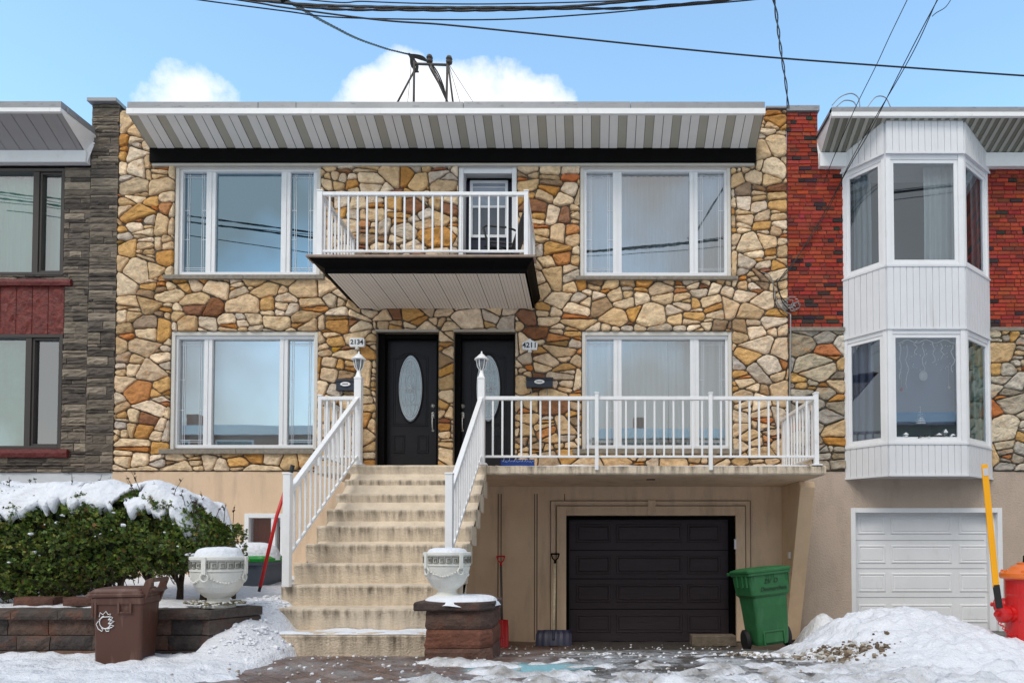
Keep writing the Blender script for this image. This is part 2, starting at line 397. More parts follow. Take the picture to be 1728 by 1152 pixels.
def stone(mb, poly, Y, h, col, rng, gap=.0095, jit=.005):
    p = inset(poly, gap)
    if len(p) < 3 or area(p) < .0009: return
    q = []; n = len(p)
    for i in range(n):                  # cut the corners
        a = p[i-1]; b = p[i]; c = p[(i+1) % n]
        for o in (a, c):
            dx = o[0]-b[0]; dz = o[1]-b[1]; ln = sqrt(dx*dx+dz*dz)+1e-9; t = min(.012+.030*rng.random(), ln*.36)/ln
            q.append((b[0]+dx*t, b[1]+dz*t))
    r = []
    for i in range(len(q)):
        a = q[i]; b = q[(i+1) % len(q)]; ln = sqrt((a[0]-b[0])**2+(a[1]-b[1])**2)
        if ln < .004: continue
        r.append(a); k = int(ln/.055)
        for j in range(1, k+1):
            t = j/(k+1); nx = (b[1]-a[1])/ln; ng = -(b[0]-a[0])/ln; e = (rng.random()-.6)*2*jit
            r.append((a[0]+(b[0]-a[0])*t+nx*e, a[1]+(b[1]-a[1])*t+ng*e))
    if len(r) < 3: return
    n = len(r); cx = sum(a[0] for a in r)/n; cz = sum(a[1] for a in r)/n
    sz = sqrt(area(p)); ta = (rng.random()-.5)*.16; tb = (rng.random()-.5)*.16
    vs = []
    def lay(sc, dep, jj):
        for (x, z) in r:
            X = cx+(x-cx)*sc; Zz = cz+(z-cz)*sc
            rel = (nz3(X*9, Zz*13, sdd)*.022+nz3(X*22, Zz*30, sdd)*.010) if dep > h*.9 else (rng.random()-.5)*jj
            vs.append((X, Y-dep-(ta*(X-cx)+tb*(Zz-cz) if dep > 0 else 0)-rel, Zz))
    sdd = rng.random()*50; lay(1, -.012, 0); lay(1, h*.66, .006); lay(1-.016/sz-.02, h*.96, .0); lay(.80, h+.004, 0); lay(.58, h+.004, 0); lay(.32, h+.004, 0)
    vs.append((cx, Y-h-.004-nz3(cx*9, cz*13, sdd)*.022, cz)); fs = []
    for L_ in range(5):
        for i in range(n):
            a = L_*n+i; b = L_*n+(i+1) % n; fs.append((a, b, b+n, a+n))
    for i in range(n): fs.append((5*n+i, 5*n+(i+1) % n, 6*n))
    b0 = len(mb.v); mb.v += vs
    for f in fs:
        g = 1+(rng.random()-.5)*.09
        mb.f.append(tuple(b0+i for i in f)); mb.c.append((col[0]*g, col[1]*g, col[2]*g, 1)); mb.m.append(0)
PAL_WARM = [((222,196,160),30),((210,180,142),24),((200,168,124),14),((204,156,90),9),((192,140,76),6),((184,124,72),3),((196,180,160),9),((152,126,98),5),((228,204,174),9),((140,94,62),3)]
PAL_GREY = [((190,178,158),26),((160,150,134),22),((190,176,150),16),((140,128,112),10),((190,150,90),8),((170,100,54),6),((200,170,128),10)]
def pick(pal, rng):
    t = rng.random()*sum(w for _, w in pal)
    for c, w in pal:
        t -= w
        if t <= 0: break
    g = rng.gauss(0, 9); w = rng.gauss(0, 4)
    return srgb(max(0, c[0]+g+w*.6), max(0, c[1]+g), max(0, c[2]+g-w))
def flagstones(rect, holes, Y, rng, pal, h=.045, skip=None):
    mb = MB(); x0, x1, z0, z1 = rect; small = []
    def bsp(p, tgt):
        if area(p) < tgt or len(p) < 3: small.append(p); return
        zs_ = [q[1] for q in p]; xs_ = [q[0] for q in p]; w_ = max(xs_)-min(xs_); h_ = max(zs_)-min(zs_)
        cx_ = sum(xs_)/len(p); cz_ = sum(zs_)/len(p)
        best = None
        for _ in range(5):
            a_ = pi/2+rng.gauss(0, .26) if w_ < h_*1.5 else rng.gauss(0, .38)
            nx_, nz_ = cos(a_), sin(a_); ext = [q[0]*nx_+q[1]*nz_ for q in p]; lo_, hi_ = min(ext), max(ext)
            c_ = lo_+(hi_-lo_)*(.5+rng.choice([-.2,-.1,0,.1,.2])+rng.gauss(0,.04))
            A = clip(p, nx_, nz_, c_); B = clip(p, -nx_, -nz_, -c_)
            if len(A) < 3 or len(B) < 3: continue
            sc = 0
            for q in (A, B):
                per = sum(sqrt((q[i][0]-q[i-1][0])**2+(q[i][1]-q[i-1][1])**2) for i in range(len(q))); sc += per*per/max(1e-6, area(q))*(1.5 if len(q) == 3 else 1)
            if best is None or sc < best[0]: best = (sc, A, B)
        if best is None: small.append(p); return
        for q in best[1:]: bsp(q, rng.choice([.022,.05,.08,.12,.16]))
    for poly in cells(x0, x1, z0, z1, rng, .16, .36): bsp(poly, rng.choice([.05,.10,.14,.18]))
    for poly in small:
        ps = [poly]
        for hr in holes:
            nn = []
            for p in ps: nn += minus(p, hr)
            ps = nn
        for p in ps:
            zs = [q[1] for q in p]; xs = [q[0] for q in p]; hh = max(zs)-min(zs); ww = max(xs)-min(xs)
            parts = [(p, None)]
            if hh > .15 and ww > .16 and rng.random() < .22:
                t = min(zs)+hh*(.26+.12*rng.random()); sl = (rng.random()-.5)*.25; mxx = (min(xs)+max(xs))/2
                if rng.random() < .5: t = max(zs)-hh*(.26+.12*rng.random())
                lo = clip(p, -sl, 1, t-sl*mxx); hi = clip(p, sl, -1, -(t-sl*mxx))
                parts = [(lo, 'o' if area(lo) < area(hi) else None), (hi, 'o' if area(hi) < area(lo) else None)]
            for q, fl in parts:
                if len(q) < 3 or area(q) < .0015: continue
                c = pick(pal, rng)
                if fl and rng.random() < .6: c = srgb(*[u+rng.gauss(0,8) for u in ((190,124,60) if rng.random() < .6 else (152,104,64))])
                stone(mb, q, Y, h*(.75+.5*rng.random()), c, rng)
    return mb
def wall_sheet(mb, rect, holes, Y, depth=.3):
    x0, x1, z0, z1 = rect
    xs = sorted(set([x0, x1]+[min(max(h[i], x0), x1) for h in holes for i in (0,1)]))
    zs = sorted(set([z0, z1]+[min(max(h[i], z0), z1) for h in holes for i in (2,3)]))
    for i in range(len(xs)-1):
        for j in range(len(zs)-1):
            cx = (xs[i]+xs[i+1])/2; cz = (zs[j]+zs[j+1])/2
            if any(h[0] < cx < h[1] and h[2] < cz < h[3] for h in holes): continue
            mb.add([(xs[i],Y,zs[j]),(xs[i+1],Y,zs[j]),(xs[i+1],Y,zs[j+1]),(xs[i],Y,zs[j+1])], [(0,1,2,3)])
    for (a, b, c, d) in holes:
        mb.add([(a,Y,c),(b,Y,c),(b,Y,d),(a,Y,d),(a,Y+depth,c),(b,Y+depth,c),(b,Y+depth,d),(a,Y+depth,d)],
               [(0,4,5,1),(1,5,6,2),(2,6,7,3),(3,7,4,0)])
    return mb
def splitface(mb, x0, x1, z0, z1, Y, rng, holes=(), cols=None):
    z = z0
    while z < z1-.01:
        hh = rng.choice([.045,.06,.075,.1,.13]); hh = min(hh, z1-z); x = x0-rng.random()*.2
        while x < x1-.02:
            ww = .18+rng.random()*.65; a = max(x, x0); b = min(x+ww, x1); x += ww
            if b-a < .03: continue
            poly0 = [(a,z),(b,z),(b,z+hh),(a,z+hh)]; ps = [poly0]
            for h in holes:
                nn = []
                for p in ps: nn += minus(p, h)
                ps = nn
            for p in ps:
                xa = min(q[0] for q in p)+.004; xb = max(q[0] for q in p)-.004; za = min(q[1] for q in p)+.004; zb = max(q[1] for q in p)-.004
                if xb-xa < .01 or zb-za < .008: continue
                nx = max(2, int((xb-xa)/.05)); nzv = 4; c = rng.choice(cols); g = .8+.4*rng.random()
                base = .02+.025*rng.random(); sd_ = rng.random()*50; vs = []
                for j in range(nzv+1):
                    for i in range(nx+1):
                        e = 0 if (i in (0, nx) or j in (0, nzv)) else 1
                        X = xa+(xb-xa)*i/nx; ZZ = za+(zb-za)*j/nzv
                        d = base*(.55+.45*e)+(.022*fbm(X*9, ZZ*26, sd_, 3) if e else .006*rng.random())
                        vs.append((X, Y-max(.004, d), ZZ))
                fs = [(j*(nx+1)+i, j*(nx+1)+i+1, (j+1)*(nx+1)+i+1, (j+1)*(nx+1)+i) for j in range(nzv) for i in range(nx)]
                # sides back to mortar
                ring = [i for i in range(nx+1)]+[j*(nx+1)+nx for j in range(1, nzv+1)]+[nzv*(nx+1)+i for i in range(nx-1, -1, -1)]+[j*(nx+1) for j in range(nzv-1, 0, -1)]
                nb = len(vs)
                for r_ in ring: v = vs[r_]; vs.append((v[0], Y+.01, v[2]))
                m = len(ring)
                for i in range(m): fs.append((ring[(i+1) % m], ring[i], nb+i, nb+(i+1) % m))
                cc = srgb(c[0]*g, c[1]*g, c[2]*g); mb.add(vs, fs, cc)
        z += hh
    return mb
def bricks(mb, x0, x1, z0, z1, Y, rng, holes=()):
    ch = .066; z = z0; row = 0
    while z < z1-.01:
        x = x0-(.1 if row % 2 else 0)-rng.random()*.06
        while x < x1:
            w = rng.choice([.2,.2,.2,.095,.14]); a = max(x, x0); b = min(x+w, x1); x += w
            if b-a < .02: continue
            for p in ([[(a,z),(b,z),(b,min(z+ch, z1)),(a,min(z+ch, z1))]] if True else []):
                ps = [p]
                for h in holes:
                    nn = []
                    for q in ps: nn += minus(q, h)
                    ps = nn
                for q in ps:
                    xa = min(t[0] for t in q)+.004; xb = max(t[0] for t in q)-.004; za = min(t[1] for t in q)+.0055; zb = max(t[1] for t in q)-.0055
                    if xb-xa < .01 or zb-za < .01: continue
                    t = rng.random()
                    c = (50,35,35) if t < .10 else (112,42,31) if t < .22 else (148,50,31) if t < .62 else (164,62,37) if t < .94 else (124,46,34)
                    dd = .012+rng.random()*.010; tw = (rng.random()-.5)*.006
                    mb.add([(xa,Y+.005,za),(xb,Y+.005,za),(xb,Y+.005,zb),(xa,Y+.005,zb),(xa+.002,Y-dd-tw,za+.002),(xb-.002,Y-dd+tw,za+.002),(xb-.002,Y-dd+tw,zb-.002),(xa+.002,Y-dd-tw,zb-.002)],
                           [(4,5,6,7),(0,1,5,4),(1,2,6,5),(2,3,7,6),(3,0,4,7)], srgb(*[max(0,u+rng.gauss(0,7)) for u in c]))
        z += ch; row += 1
    return mb

# ================================================================ SETTING: ground
def sst(a, b, x):
    t = min(1, max(0, (x-a)/(b-a))); return t*t*(3-2*t)
def gz(x, y):
    if y > .05: return -.15
    t = min(1, max(0, (-y-.7)/(4.6-.7)))
    zl = .50*t
    zr = .17+.33*t
    k = sst(3.3, 3.7, x); k2 = sst(-3.0, -3.3, x)
    z = zl*(1-k)+zr*k
    z = z*(1-k2)+.50*k2
    if y < -8.0: z = .50-.13*sst(8.0, 8.15, -y)      # kerb drop to the road, behind the visible strip
    return z
def axis(lo, hi, fine, a, b, coarse):
    r = []; v = lo
    while v < a: r.append(v); v += max(coarse*.25, (a-v)*.35)
    v = a
    while v < b: r.append(v); v += fine
    step = coarse*.25
    while v < hi: r.append(v); v += step; step *= 1.5
    r.append(hi); return r
def sheet(name, xs, ys, fz, m, parent=None, smooth=True):
    mb = MB(); nx = len(xs)
    mb.v = [(x, y, fz(x, y)) for y in ys for x in xs]
    mb.f = [(j*nx+i, j*nx+i+1, (j+1)*nx+i+1, (j+1)*nx+i) for j in range(len(ys)-1) for i in range(nx-1)]
    mb.c = [None]*len(mb.f); mb.m = [0]*len(mb.f)
    return mb.build(name, m, parent, smooth=smooth)
# ground material: brown pavers to the left, wet asphalt to the right, ice and slush in patches, a spill of blue de-icing salt
gm = bpy.data.materials.new('icy_drive'); gm.use_nodes = True; t = gm.node_tree; n = t.nodes; l = t.links; b = n['Principled BSDF']
ge = n.new('ShaderNodeNewGeometry'); sx = n.new('ShaderNodeSeparateXYZ'); l.new(ge.outputs['Position'], sx.inputs[0])
def gmath(op, a, b_=None, clamp=False):
    q = n.new('ShaderNodeMath'); q.operation = op; q.use_clamp = clamp
    for i, s in enumerate((a, b_)):
        if s is None: continue
        if isinstance(s, (int, float)): q.inputs[i].default_value = s
        else: l.new(s, q.inputs[i])
    return q.outputs[0]
def gnoise(scale, detail=8, rough=.65, st=(1,1,1)):
    mp = n.new('ShaderNodeMapping'); mp.inputs['Scale'].default_value = st; l.new(ge.outputs['Position'], mp.inputs[0])
    q = n.new('ShaderNodeTexNoise'); q.inputs['Scale'].default_value = scale; q.inputs['Detail'].default_value = detail; q.inputs['Roughness'].default_value = rough
    l.new(mp.outputs[0], q.inputs[0]); return q.outputs[0]
def gmix(f, a, c, bt='MIX'):
    q = n.new('ShaderNodeMix'); q.data_type = 'RGBA'; q.blend_type = bt
    for i, s in ((0, f), (6, a), (7, c)):
        if isinstance(s, tuple): q.inputs[i].default_value = s
        elif isinstance(s, (int, float)): q.inputs[i].default_value = s
        else: l.new(s, q.inputs[i])
    return q.outputs[2]
bt = n.new('ShaderNodeTexBrick'); mp = n.new('ShaderNodeMapping'); mp.inputs['Rotation'].default_value = (0,0,radians(45)); l.new(ge.outputs['Position'], mp.inputs[0]); l.new(mp.outputs[0], bt.inputs[0])
bt.inputs['Scale'].default_value = 1; bt.inputs['Brick Width'].default_value = .2; bt.inputs['Row Height'].default_value = .1; bt.inputs['Mortar Size'].default_value = .006
bt.inputs['Color1'].default_value = srgb(120,90,76); bt.inputs['Color2'].default_value = srgb(88,70,64); bt.inputs['Mortar'].default_value = srgb(60,54,50)
asph = gmix(gmath('MULTIPLY', gnoise(40), 1.0), srgb(52,49,48), srgb(96,90,84))
side = gmath('MULTIPLY', gmath('SUBTRACT', sx.outputs[0], -.5), 2.0, True)
base = gmix(side, bt.outputs[0], asph)
icef = gmath('MULTIPLY', gmath('SUBTRACT', gmath('ADD', gnoise(2.4, 10, .72, (1,1.0,1)), gmath('MULTIPLY', gnoise(30, 4), .25)), .565), 6.0, True)
nearw = gmath('MULTIPLY', gmath('SUBTRACT', gmath('MULTIPLY', sx.outputs[1], -1.0), 1.6), .8, True)
icef = gmath('MULTIPLY', gmath('MULTIPLY', icef, nearw), gmath('ADD', .35, gmath('MULTIPLY', side, .65)))
base = gmix(gmath('MULTIPLY', icef, .88), base, gmix(gnoise(8), srgb(150,152,154), srgb(226,230,236)))
du = gmath('DIVIDE', gmath('SUBTRACT', sx.outputs[0], -.45), .55); dv = gmath('DIVIDE', gmath('SUBTRACT', sx.outputs[1], -5.15), .30)
sal = gmath('SUBTRACT', 1.0, gmath('ADD', gmath('MULTIPLY', du, du), gmath('MULTIPLY', dv, dv)))
sal = gmath('MULTIPLY', gmath('ADD', sal, gmath('MULTIPLY', gmath('SUBTRACT', gnoise(5), .5), 2.2)), 1.5, True)
base = gmix(gmath('MULTIPLY', sal, .75), base, srgb(150,214,226))
far = gmath('MULTIPLY', gmath('SUBTRACT', gmath('MULTIPLY', sx.outputs[1], -1.0), 6.3), 2.0, True)
base = gmix(far, base, srgb(226,229,236))
l.new(base, b.inputs['Base Color'])
rg = gmath('ADD', gmath('MULTIPLY', gnoise(6), .5), .12); l.new(rg, b.inputs['Roughness'])
bp = n.new('ShaderNodeBump'); bp.inputs['Strength'].default_value = .9; bp.inputs['Distance'].default_value = .03
l.new(gmath('ADD', gnoise(14), gmath('MULTIPLY', icef, .35)), bp.inputs['Height']); l.new(bp.outputs[0], b.inputs['Normal'])
M_GROUND = gm
xs = axis(-400, 400, .06, -7.0, 7.0, 4); ys = axis(-400, 300, .06, -6.6, .12, 4)
tag(sheet('ground', xs, ys, lambda x, y: gz(x, y)+(.012*fbm(x*3, y*3) if -7 < x < 7 and -6.6 < y < 0 else 0) if y > -60 else .3, M_GROUND), kind='structure')
M_ROAD = mat('snowy_asphalt', srgb(214,217,222), .8, var=.05, vscale=2, bump=.5, bscale=60, streak=(srgb(120,120,122), .8, .5, .66, .8, (.25,1,1)))
mb = MB(); mb.add([(-120,-18.5,.38),(120,-18.5,.38),(120,-8.3,.38),(-120,-8.3,.38)], [(0,1,2,3)]); tag(mb.build('road', M_ROAD), kind='structure')
# snow cover: garden bed, banked slope by the stairs, sidewalk strip, patchy slush on the drive
def hbump(x, y, cx, cy, rx, ry): return exp(-((x-cx)/rx)**2-((y-cy)/ry)**2)
def snow_z(x, y):
    g = gz(x, y)
    nn = fbm(x*1.6, y*1.6, 3.0, 4); fine = fbm(x*7, y*7, 9.0, 3)
    t = -.06
    t += .10*sst(-2.55, -3.05, x+.12*nn)*sst(-4.0, -4.6, y)                  # sidewalk strip at left
    mid = fbm(x*2.4, y*6.0, 5.0, 5)
    t += (.040+.040*mid+.016*fine)*sst(-4.8, -5.8, y+.3*nn)*sst(-2.2, -.9, x)              # slushy strip toward the street
    t += (.033+.046*mid+.016*fine)*sst(-2.6, -3.6, y)*(.75+.25*sst(-1.6, -1.0, x))
    t -= .045*sst(-2.75, -2.45, x)*sst(-.7, -1.3, x)*sst(-5.9, -5.3, y)
    t += .05*sst(1.3, 2.6, x)*sst(-3.5, -4.6, y)
    t += .13*hbump(x, y, -1.15, -4.93, .34, .17)
    t += .07*hbump(x, y, -1.9, -4.7, .5, .12)
    z = g+t+.012*nn+.012*fine
    # garden and slope beside the steps
    if x < -2.7 and y > -5.2:
        gard = .955+.03*nn+.008*fine+.10*sst(-3.6, -2.2, y)
        kx = sst(-2.66, -3.12, x+.08*nn); ky = sst(-5.25, -3.95, y+.15*nn)
        # keep the bed behind the retaining wall
        if x < -3.28: ky = 1.0 if y > -4.62 else 0.0
        zz = g+.05+(gard-g-.05)*kx*ky
        if kx*ky > 0.001: z = max(z, zz)
    return z
xs = [-7.2+.035*i for i in range(410)]; ys = [-6.6+.035*i for i in range(189)]
M_SLUSH = mat('slushy_snow', srgb(236,238,243), .5, var=.06, vscale=14, bump=1.6, bscale=26, spec=.5, streak=(srgb(138,132,122), 4, .40, .66, .9, (1,1,1)), dirt_and_shade=True)
o = sheet('snow_cover', xs, ys, snow_z, M_SLUSH)
at = o.data.attributes.new('dirt_and_shade', 'FLOAT', 'POINT'); at.data.foreach_set('value', [(.12+.88*sst(-2.7, -1.8, x))*(1-.6*sst(1.6, 2.6, x)) if y < -2.0 else .1 for y in ys for x in xs])
tag(o, kind='structure')
# snowbank
def bank_z(x, y):
    nn = fbm(x*1.8+5, y*1.8, 1.0, 4); fine = fbm(x*6, y*6, 4.0, 3)
    KX = [(1.55,0),(1.85,.03),(2.2,.17),(2.65,.42),(3.0,.52),(3.15,.53),(3.48,.45),(3.9,.22),(4.25,.05),(4.6,.0)]
    hx = 0
    for (a, p), (b_, q) in zip(KX, KX[1:]):
        if a <= x+.06*nn <= b_: hx = p+(q-p)*sst(0, 1, (x+.06*nn-a)/(b_-a))
    yc = -3.95; ry = .95 if y < yc else .75
    h = hx*exp(-((y-yc)/ry)**2)
    h2 = .50*hbump(x, y, 3.32, -1.25, .26, .55); h3 = .40*hbump(x, y, 3.2, -2.6, .42, .8); h4 = .20*hbump(x, y, 3.3, -5.2, .95, .55)
    h = max(h, h2, h3)+.5*min(h, max(h2, h3))*.3+h4*(1-.5*min(1, h*2))
    h = h*(1+.16*nn)+.035*fine*min(1, h*5)+.05*abs(fbm(x*3, y*3, 8, 3))*min(1, h*4)+.014*fbm(x*16, y*16, 2, 3)*min(1, h*6)
    return gz(x, y)-.035+h-.02
xs = [1.3+.03*i for i in range(150)]; ys = [-6.4+.03*i for i in range(214)]
ys = [y for y in ys if y < 0]
o = sheet('snowbank', xs, ys, bank_z, M_SLUSH)
at = o.data.attributes.new('dirt_and_shade', 'FLOAT', 'POINT'); at.data.foreach_set('value', [max(0, min(1, 1.15-(bank_z(x, y)-gz(x, y))*9))*sst(2.9, 2.2, x) for y in ys for x in xs])
tag(o, 'long white bank of shovelled snow between the green bin and the red hydrant', 'snowbank')
# crumbled dirty snow
def lump(mb, c, r, rng, col, flat=.7, n1=5, n2=7):
    vs = [(c[0], c[1], c[2]+r*flat)]; sd_ = rng.random()*99
    for i in range(1, n1):
        t = pi*i/n1
        for k in range(n2):
            a = 2*pi*k/n2; q = r*(1+.95*noise.noise(Vector((cos(a)*sin(t)*1.3+sd_, sin(a)*sin(t)*1.3, cos(t)*1.3))))
            vs.append((c[0]+q*sin(t)*cos(a), c[1]+q*sin(t)*sin(a), c[2]+q*cos(t)*flat))
    vs.append((c[0], c[1], c[2]-r*flat)); fs = []
    for k in range(n2): fs.append((0, 1+k, 1+(k+1) % n2)); fs.append((len(vs)-1, 1+(n1-2)*n2+(k+1) % n2, 1+(n1-2)*n2+k))
    for i in range(n1-2):
        for k in range(n2):
            a = 1+i*n2+k; b_ = 1+i*n2+(k+1) % n2; fs.append((a, a+n2, b_+n2, b_))
    mb.add(vs, fs, col)
rng = random.Random(5); mb = MB()
for i in range(750):
    t = rng.random(); x = 1.5+t*1.0+rng.gauss(0, .10); y = -4.25-.75*t+rng.gauss(0, .12)
    r = .007+.024*rng.random()**3; z = max(gz(x, y), bank_z(x, y), snow_z(x, y))+r*.3
    c = rng.choice([(226,228,232),(190,186,178),(150,138,122),(104,90,74),(235,236,240),(170,160,148)]) if t < .6 else rng.choice([(150,136,118),(90,74,58),(110,94,76),(200,198,194)])
    lump(mb, (x, y, z), r, rng, srgb(*c))
for i in range(700):
    x = rng.uniform(-3.0, 2.6); y = rng.uniform(-5.9, -3.2) if rng.random() < .8 else rng.uniform(-2.0, -.4); r = .006+.014*rng.random()**2
    if -3.1 < x < -1.3 and y > -4.5: continue
    lump(mb, (x, y, max(gz(x, y), snow_z(x, y))+r*.3), r, rng, srgb(*rng.choice([(230,233,238),(214,216,220),(170,160,150)])), n1=4, n2=6)
tag(mb.build('snow_crumbs', M_SNOWD), 'crumbs of loose and dirty snow scattered over the icy drive', 'snow crumbs', kind='stuff')
mb = MB(); rng = random.Random(11)
for i in range(420):   # tumbled snow beside the steps
    t = rng.random(); x = -3.02+rng.gauss(0, .15)-.10*t; y = -4.95+1.5*t+rng.gauss(0, .12); r = .006+.022*rng.random()**2
    if x > -2.97 and y > -4.36: continue
    if x > -3.14 and y > -3.8: continue
    if x < -3.2 and y < -4.5: continue
    lump(mb, (x, y, snow_z(x, y)+r*.2), r, rng, srgb(236,238,243))
tag(mb.build('snow_clumps', M_SNOWD), 'white tumbled snow clumps on the slope beside the lowest steps', 'snow clumps', kind='stuff')

# ================================================================ MAIN HOUSE
xL = X_(196); xR = X_(1330); zB = Z_(796); zT = Z_(186)
zSoff = Z_(250, -.10)
house = thing('stone_house', (0, 0, 0), 'two storey house clad in ochre and cream flagstone with two black front doors', 'house')
H = {}
H['win_ul'] = R(296,279,541,466); H['win_ur'] = R(979,279,1233,467)
H['win_ll'] = R(289,560,536,759); H['win_lr'] = R(982,560,1235,759)
H['bdoor'] = R(774,276,872,446)
H['ldoor'] = (X_(636), X_(740), 2.56, Z_(561)); H['rdoor'] = (X_(766.5), X_(869), 2.56, Z_(561))
holes = list(H.values())
rng = random.Random(3)
mb = MB(); wall_sheet(mb, (xL, xR, zB, zT), holes, 0.0, .34)
mb.build('mortar_bed', M_MORTAR, house)
flag = flagstones((xL, xR, zB+.01, zT-.02), holes+[(X_(252), X_(1276), Z_(275), zT+.5)], 0.0, rng, PAL_WARM)
flag.build('stone_cladding', M_STONE, house)
# shell of the house
mb = MB(); mb.box(xL+.01, xR-.01, .36, 9.0, -.3, zT-.35); 
# leave it open at the front: build as five faces
mb = MB(); X0, X1 = xL+.01, xR-.01
mb.add([(X0,.0,-.3),(X1,.0,-.3),(X1,9,-.3),(X0,9,-.3),(X0,.0,zT-.4),(X1,.0,zT-.4),(X1,9,zT-.4),(X0,9,zT-.4)], [(4,5,6,7),(1,2,6,5),(2,3,7,6),(3,0,4,7)])
mb.build('rear_walls', M_MORTAR, house)
# base wall of beige stucco with scored lines and garage opening
gar = (X_(955), X_(1240), -.1, Z_(869.5))
bw = R(414,866,482,935); bwin = (bw[0], bw[1], .85, bw[3])
mb = MB(); wall_sheet(mb, (xL, xR+.0, -.3, zB), [gar, bwin], -.03, .30)
mb.add([(xL,-.03,zB),(xR,-.03,zB),(xR,.02,zB),(xL,.02,zB)], [(0,1,2,3)])
def ringr(mb, r, w, Y0, Y1, bottom=False):
    x0, x1, z0, z1 = r
    mb.box(x0, x0+w, Y0, Y1, z0, z1); mb.box(x1-w, x1, Y0, Y1, z0, z1); mb.box(x0+w, x1-w, Y0, Y1, z1-w, z1)
    if bottom: mb.box(x0+w, x1-w, Y0, Y1, z0, z0+w)
def groove(mb, x0, x1, z0, z1, Y=-.03):
    mb.box(x0, x1, Y-.0025, Y+.01, z0, z1)
base = mb.build('base_wall', M_STUCCO, house)
M_GROOVE = mat('scored_line', srgb(112,96,80), .95)
mb = MB()
for px in (842, 847, 903, 907): groove(mb, X_(px)-.008, X_(px)+.008, 0.02, Z_(833))
groove(mb, X_(953)-.006, X_(953)+.006, Z_(846), Z_(833))
for (k_, Y_) in (((929.5,845,1265.5,1080), -.053), ((939.5,853.5,1256.5,1080), -.0765)):
    q_ = R(*k_); ringr(mb, (q_[0]-.006, q_[1]+.006, .012, q_[3]+.006), .010, Y_, Y_+.02)
mb.build('scored_line', M_GROOVE, house)
# garage surround
mb = MB()
rs = R(930,845.5,1265,1080); ringr(mb, (rs[0], rs[1], .01, rs[3]), .075, -.052, -.03)
r2 = R(940,854,1256,1080); ringr(mb, (r2[0], r2[1], .01, r2[3]), r2[3]-gar[3]-.0, -.075, -.052)
kx = X_(1098); mb.box(kx-.06, kx+.06, -.092, -.075, gar[3], rs[3]+.01)
mb.build('garage_surround', M_STUCCO, house, bevel=.004)
# garage door
def garage_door(parent, r, Y, cols, rows, m, slope=.012):
    x0, x1, z0, z1 = r; mb = MB()
    mb.box(x0, x1, Y, Y+.04, z0, z1)
    nrow = len(rows)
    for (a, b_) in rows:
        for (c, d) in cols:
            xa, xb, za, zb = c, d, a, b_
            w = .022; w2 = .05
            # recessed channel then raised field
            for (p, q, yy, yy2) in ((0, w, Y, Y-.012),):
                pass
            vs = []
            for (k, yy) in ((0, Y-.001), (.010, Y-.012), (.030, Y-.012), (.042, Y-.001), (.055, Y-.010)):
                vs += [(xa+k, yy, za+k), (xb-k, yy, za+k), (xb-k, yy, zb-k), (xa+k, yy, zb-k)]
            fs = []
            for i in range(4):
                for j in range(4):
                    fs.append((i*4+j, i*4+(j+1) % 4, (i+1)*4+(j+1) % 4, (i+1)*4+j))
            fs.append((16,17,18,19)); mb.add(vs, fs)
    return mb.build('garage_door', m, parent)
gY = .16
cl_ = [(X_(a, gY), X_(b_, gY)) for a, b_ in ((972,1030),(1039,1150),(1158,1214))]
rw_ = [(Z_(b_, gY), Z_(a, gY)) for a, b_ in ((884,915),(937,968),(985,1016),(1036,1067))]
gd = garage_door(house, (gar[0], gar[1], -.02, gar[3]), gY, cl_, rw_, M_GARAGE)
mb = MB()
for py in (928, 976, 1027): mb.box(gar[0]+.06, gar[1]-.06, gY-.004, gY-.001, Z_(py, gY)-.006, Z_(py, gY)+.006)
mb.build('panel_joint', M_BLACK, gd)
mb = MB(); mb.box(gar[0], gar[0]+.05, .05, gY-.002, 0, gar[3]); mb.box(gar[1]-.09, gar[1], .05, gY-.002, 0, gar[3]); mb.box(gar[0]+.05, gar[1]-.09, .05, gY-.002, gar[3]-.06, gar[3])
mb.build('door_stop', M_BLACK, gd)
mb = MB(); r = R(1236.5,909,1240,926); mb.box(r[1]-.03, r[1]+.005, -.105, -.07, r[2], r[3]); mb.build('keypad', M_WHITE, house, bevel=.004)
mb = MB(); mb.box(gar[0]-.3, gar[1]+.3, .9, .95, -.1, 2.2); mb.box
# concrete porch slab and fin
pz1 = Z_(785, -1.72); pz0 = Z_(800.5, -1.72)
pxl = X_(537, -1.72); pxr = X_(1392, -1.72)
mb = MB(); nseg = 60
for i in range(nseg):
    a = pxl+(pxr-pxl)*i/nseg; b_ = pxl+(pxr-pxl)*(i+1)/nseg
    if b_ <= pxr: pass
prof = [(-.04, pz1), (-1.69, pz1), (-1.725, pz1-.015), (-1.73, pz0+.02), (-1.715, pz0), (-.04, pz0)]
b0 = len(mb.v); K = len(prof)
for i in range(nseg+1):
    x = pxl+(pxr-pxl)*i/nseg
    for j, (y, z) in enumerate(prof):
        mb.v.append((x, y+(.004*nz3(x*6, z*9, 3) if 0 < j < 5 else 0), z+.004*nz3(x*5, y*5, 7)))
        mb.d[len(mb.v)-1] = 1.0 if j in (1,2) else .55 if j == 3 else .25
for i in range(nseg):
    for j in range(K):
        a = i*K+j; c = i*K+(j+1) % K; mb.f.append((a, c, c+K, a+K)); mb.c.append(None); mb.m.append(0)
for i in (0, nseg):
    mb.f.append(tuple(i*K+j for j in (range(K) if i else reversed(range(K))))); mb.c.append(None); mb.m.append(0)
mb.build('porch_slab', M_STEP, house)
mb = MB(); mb.box(pxl+.05, pxr-.05, -1.66, -.05, pz0-.004, pz0-.001); mb.build('porch_ceiling', M_STUCCO, house)
fx0, fx1 = 3.17, 3.39
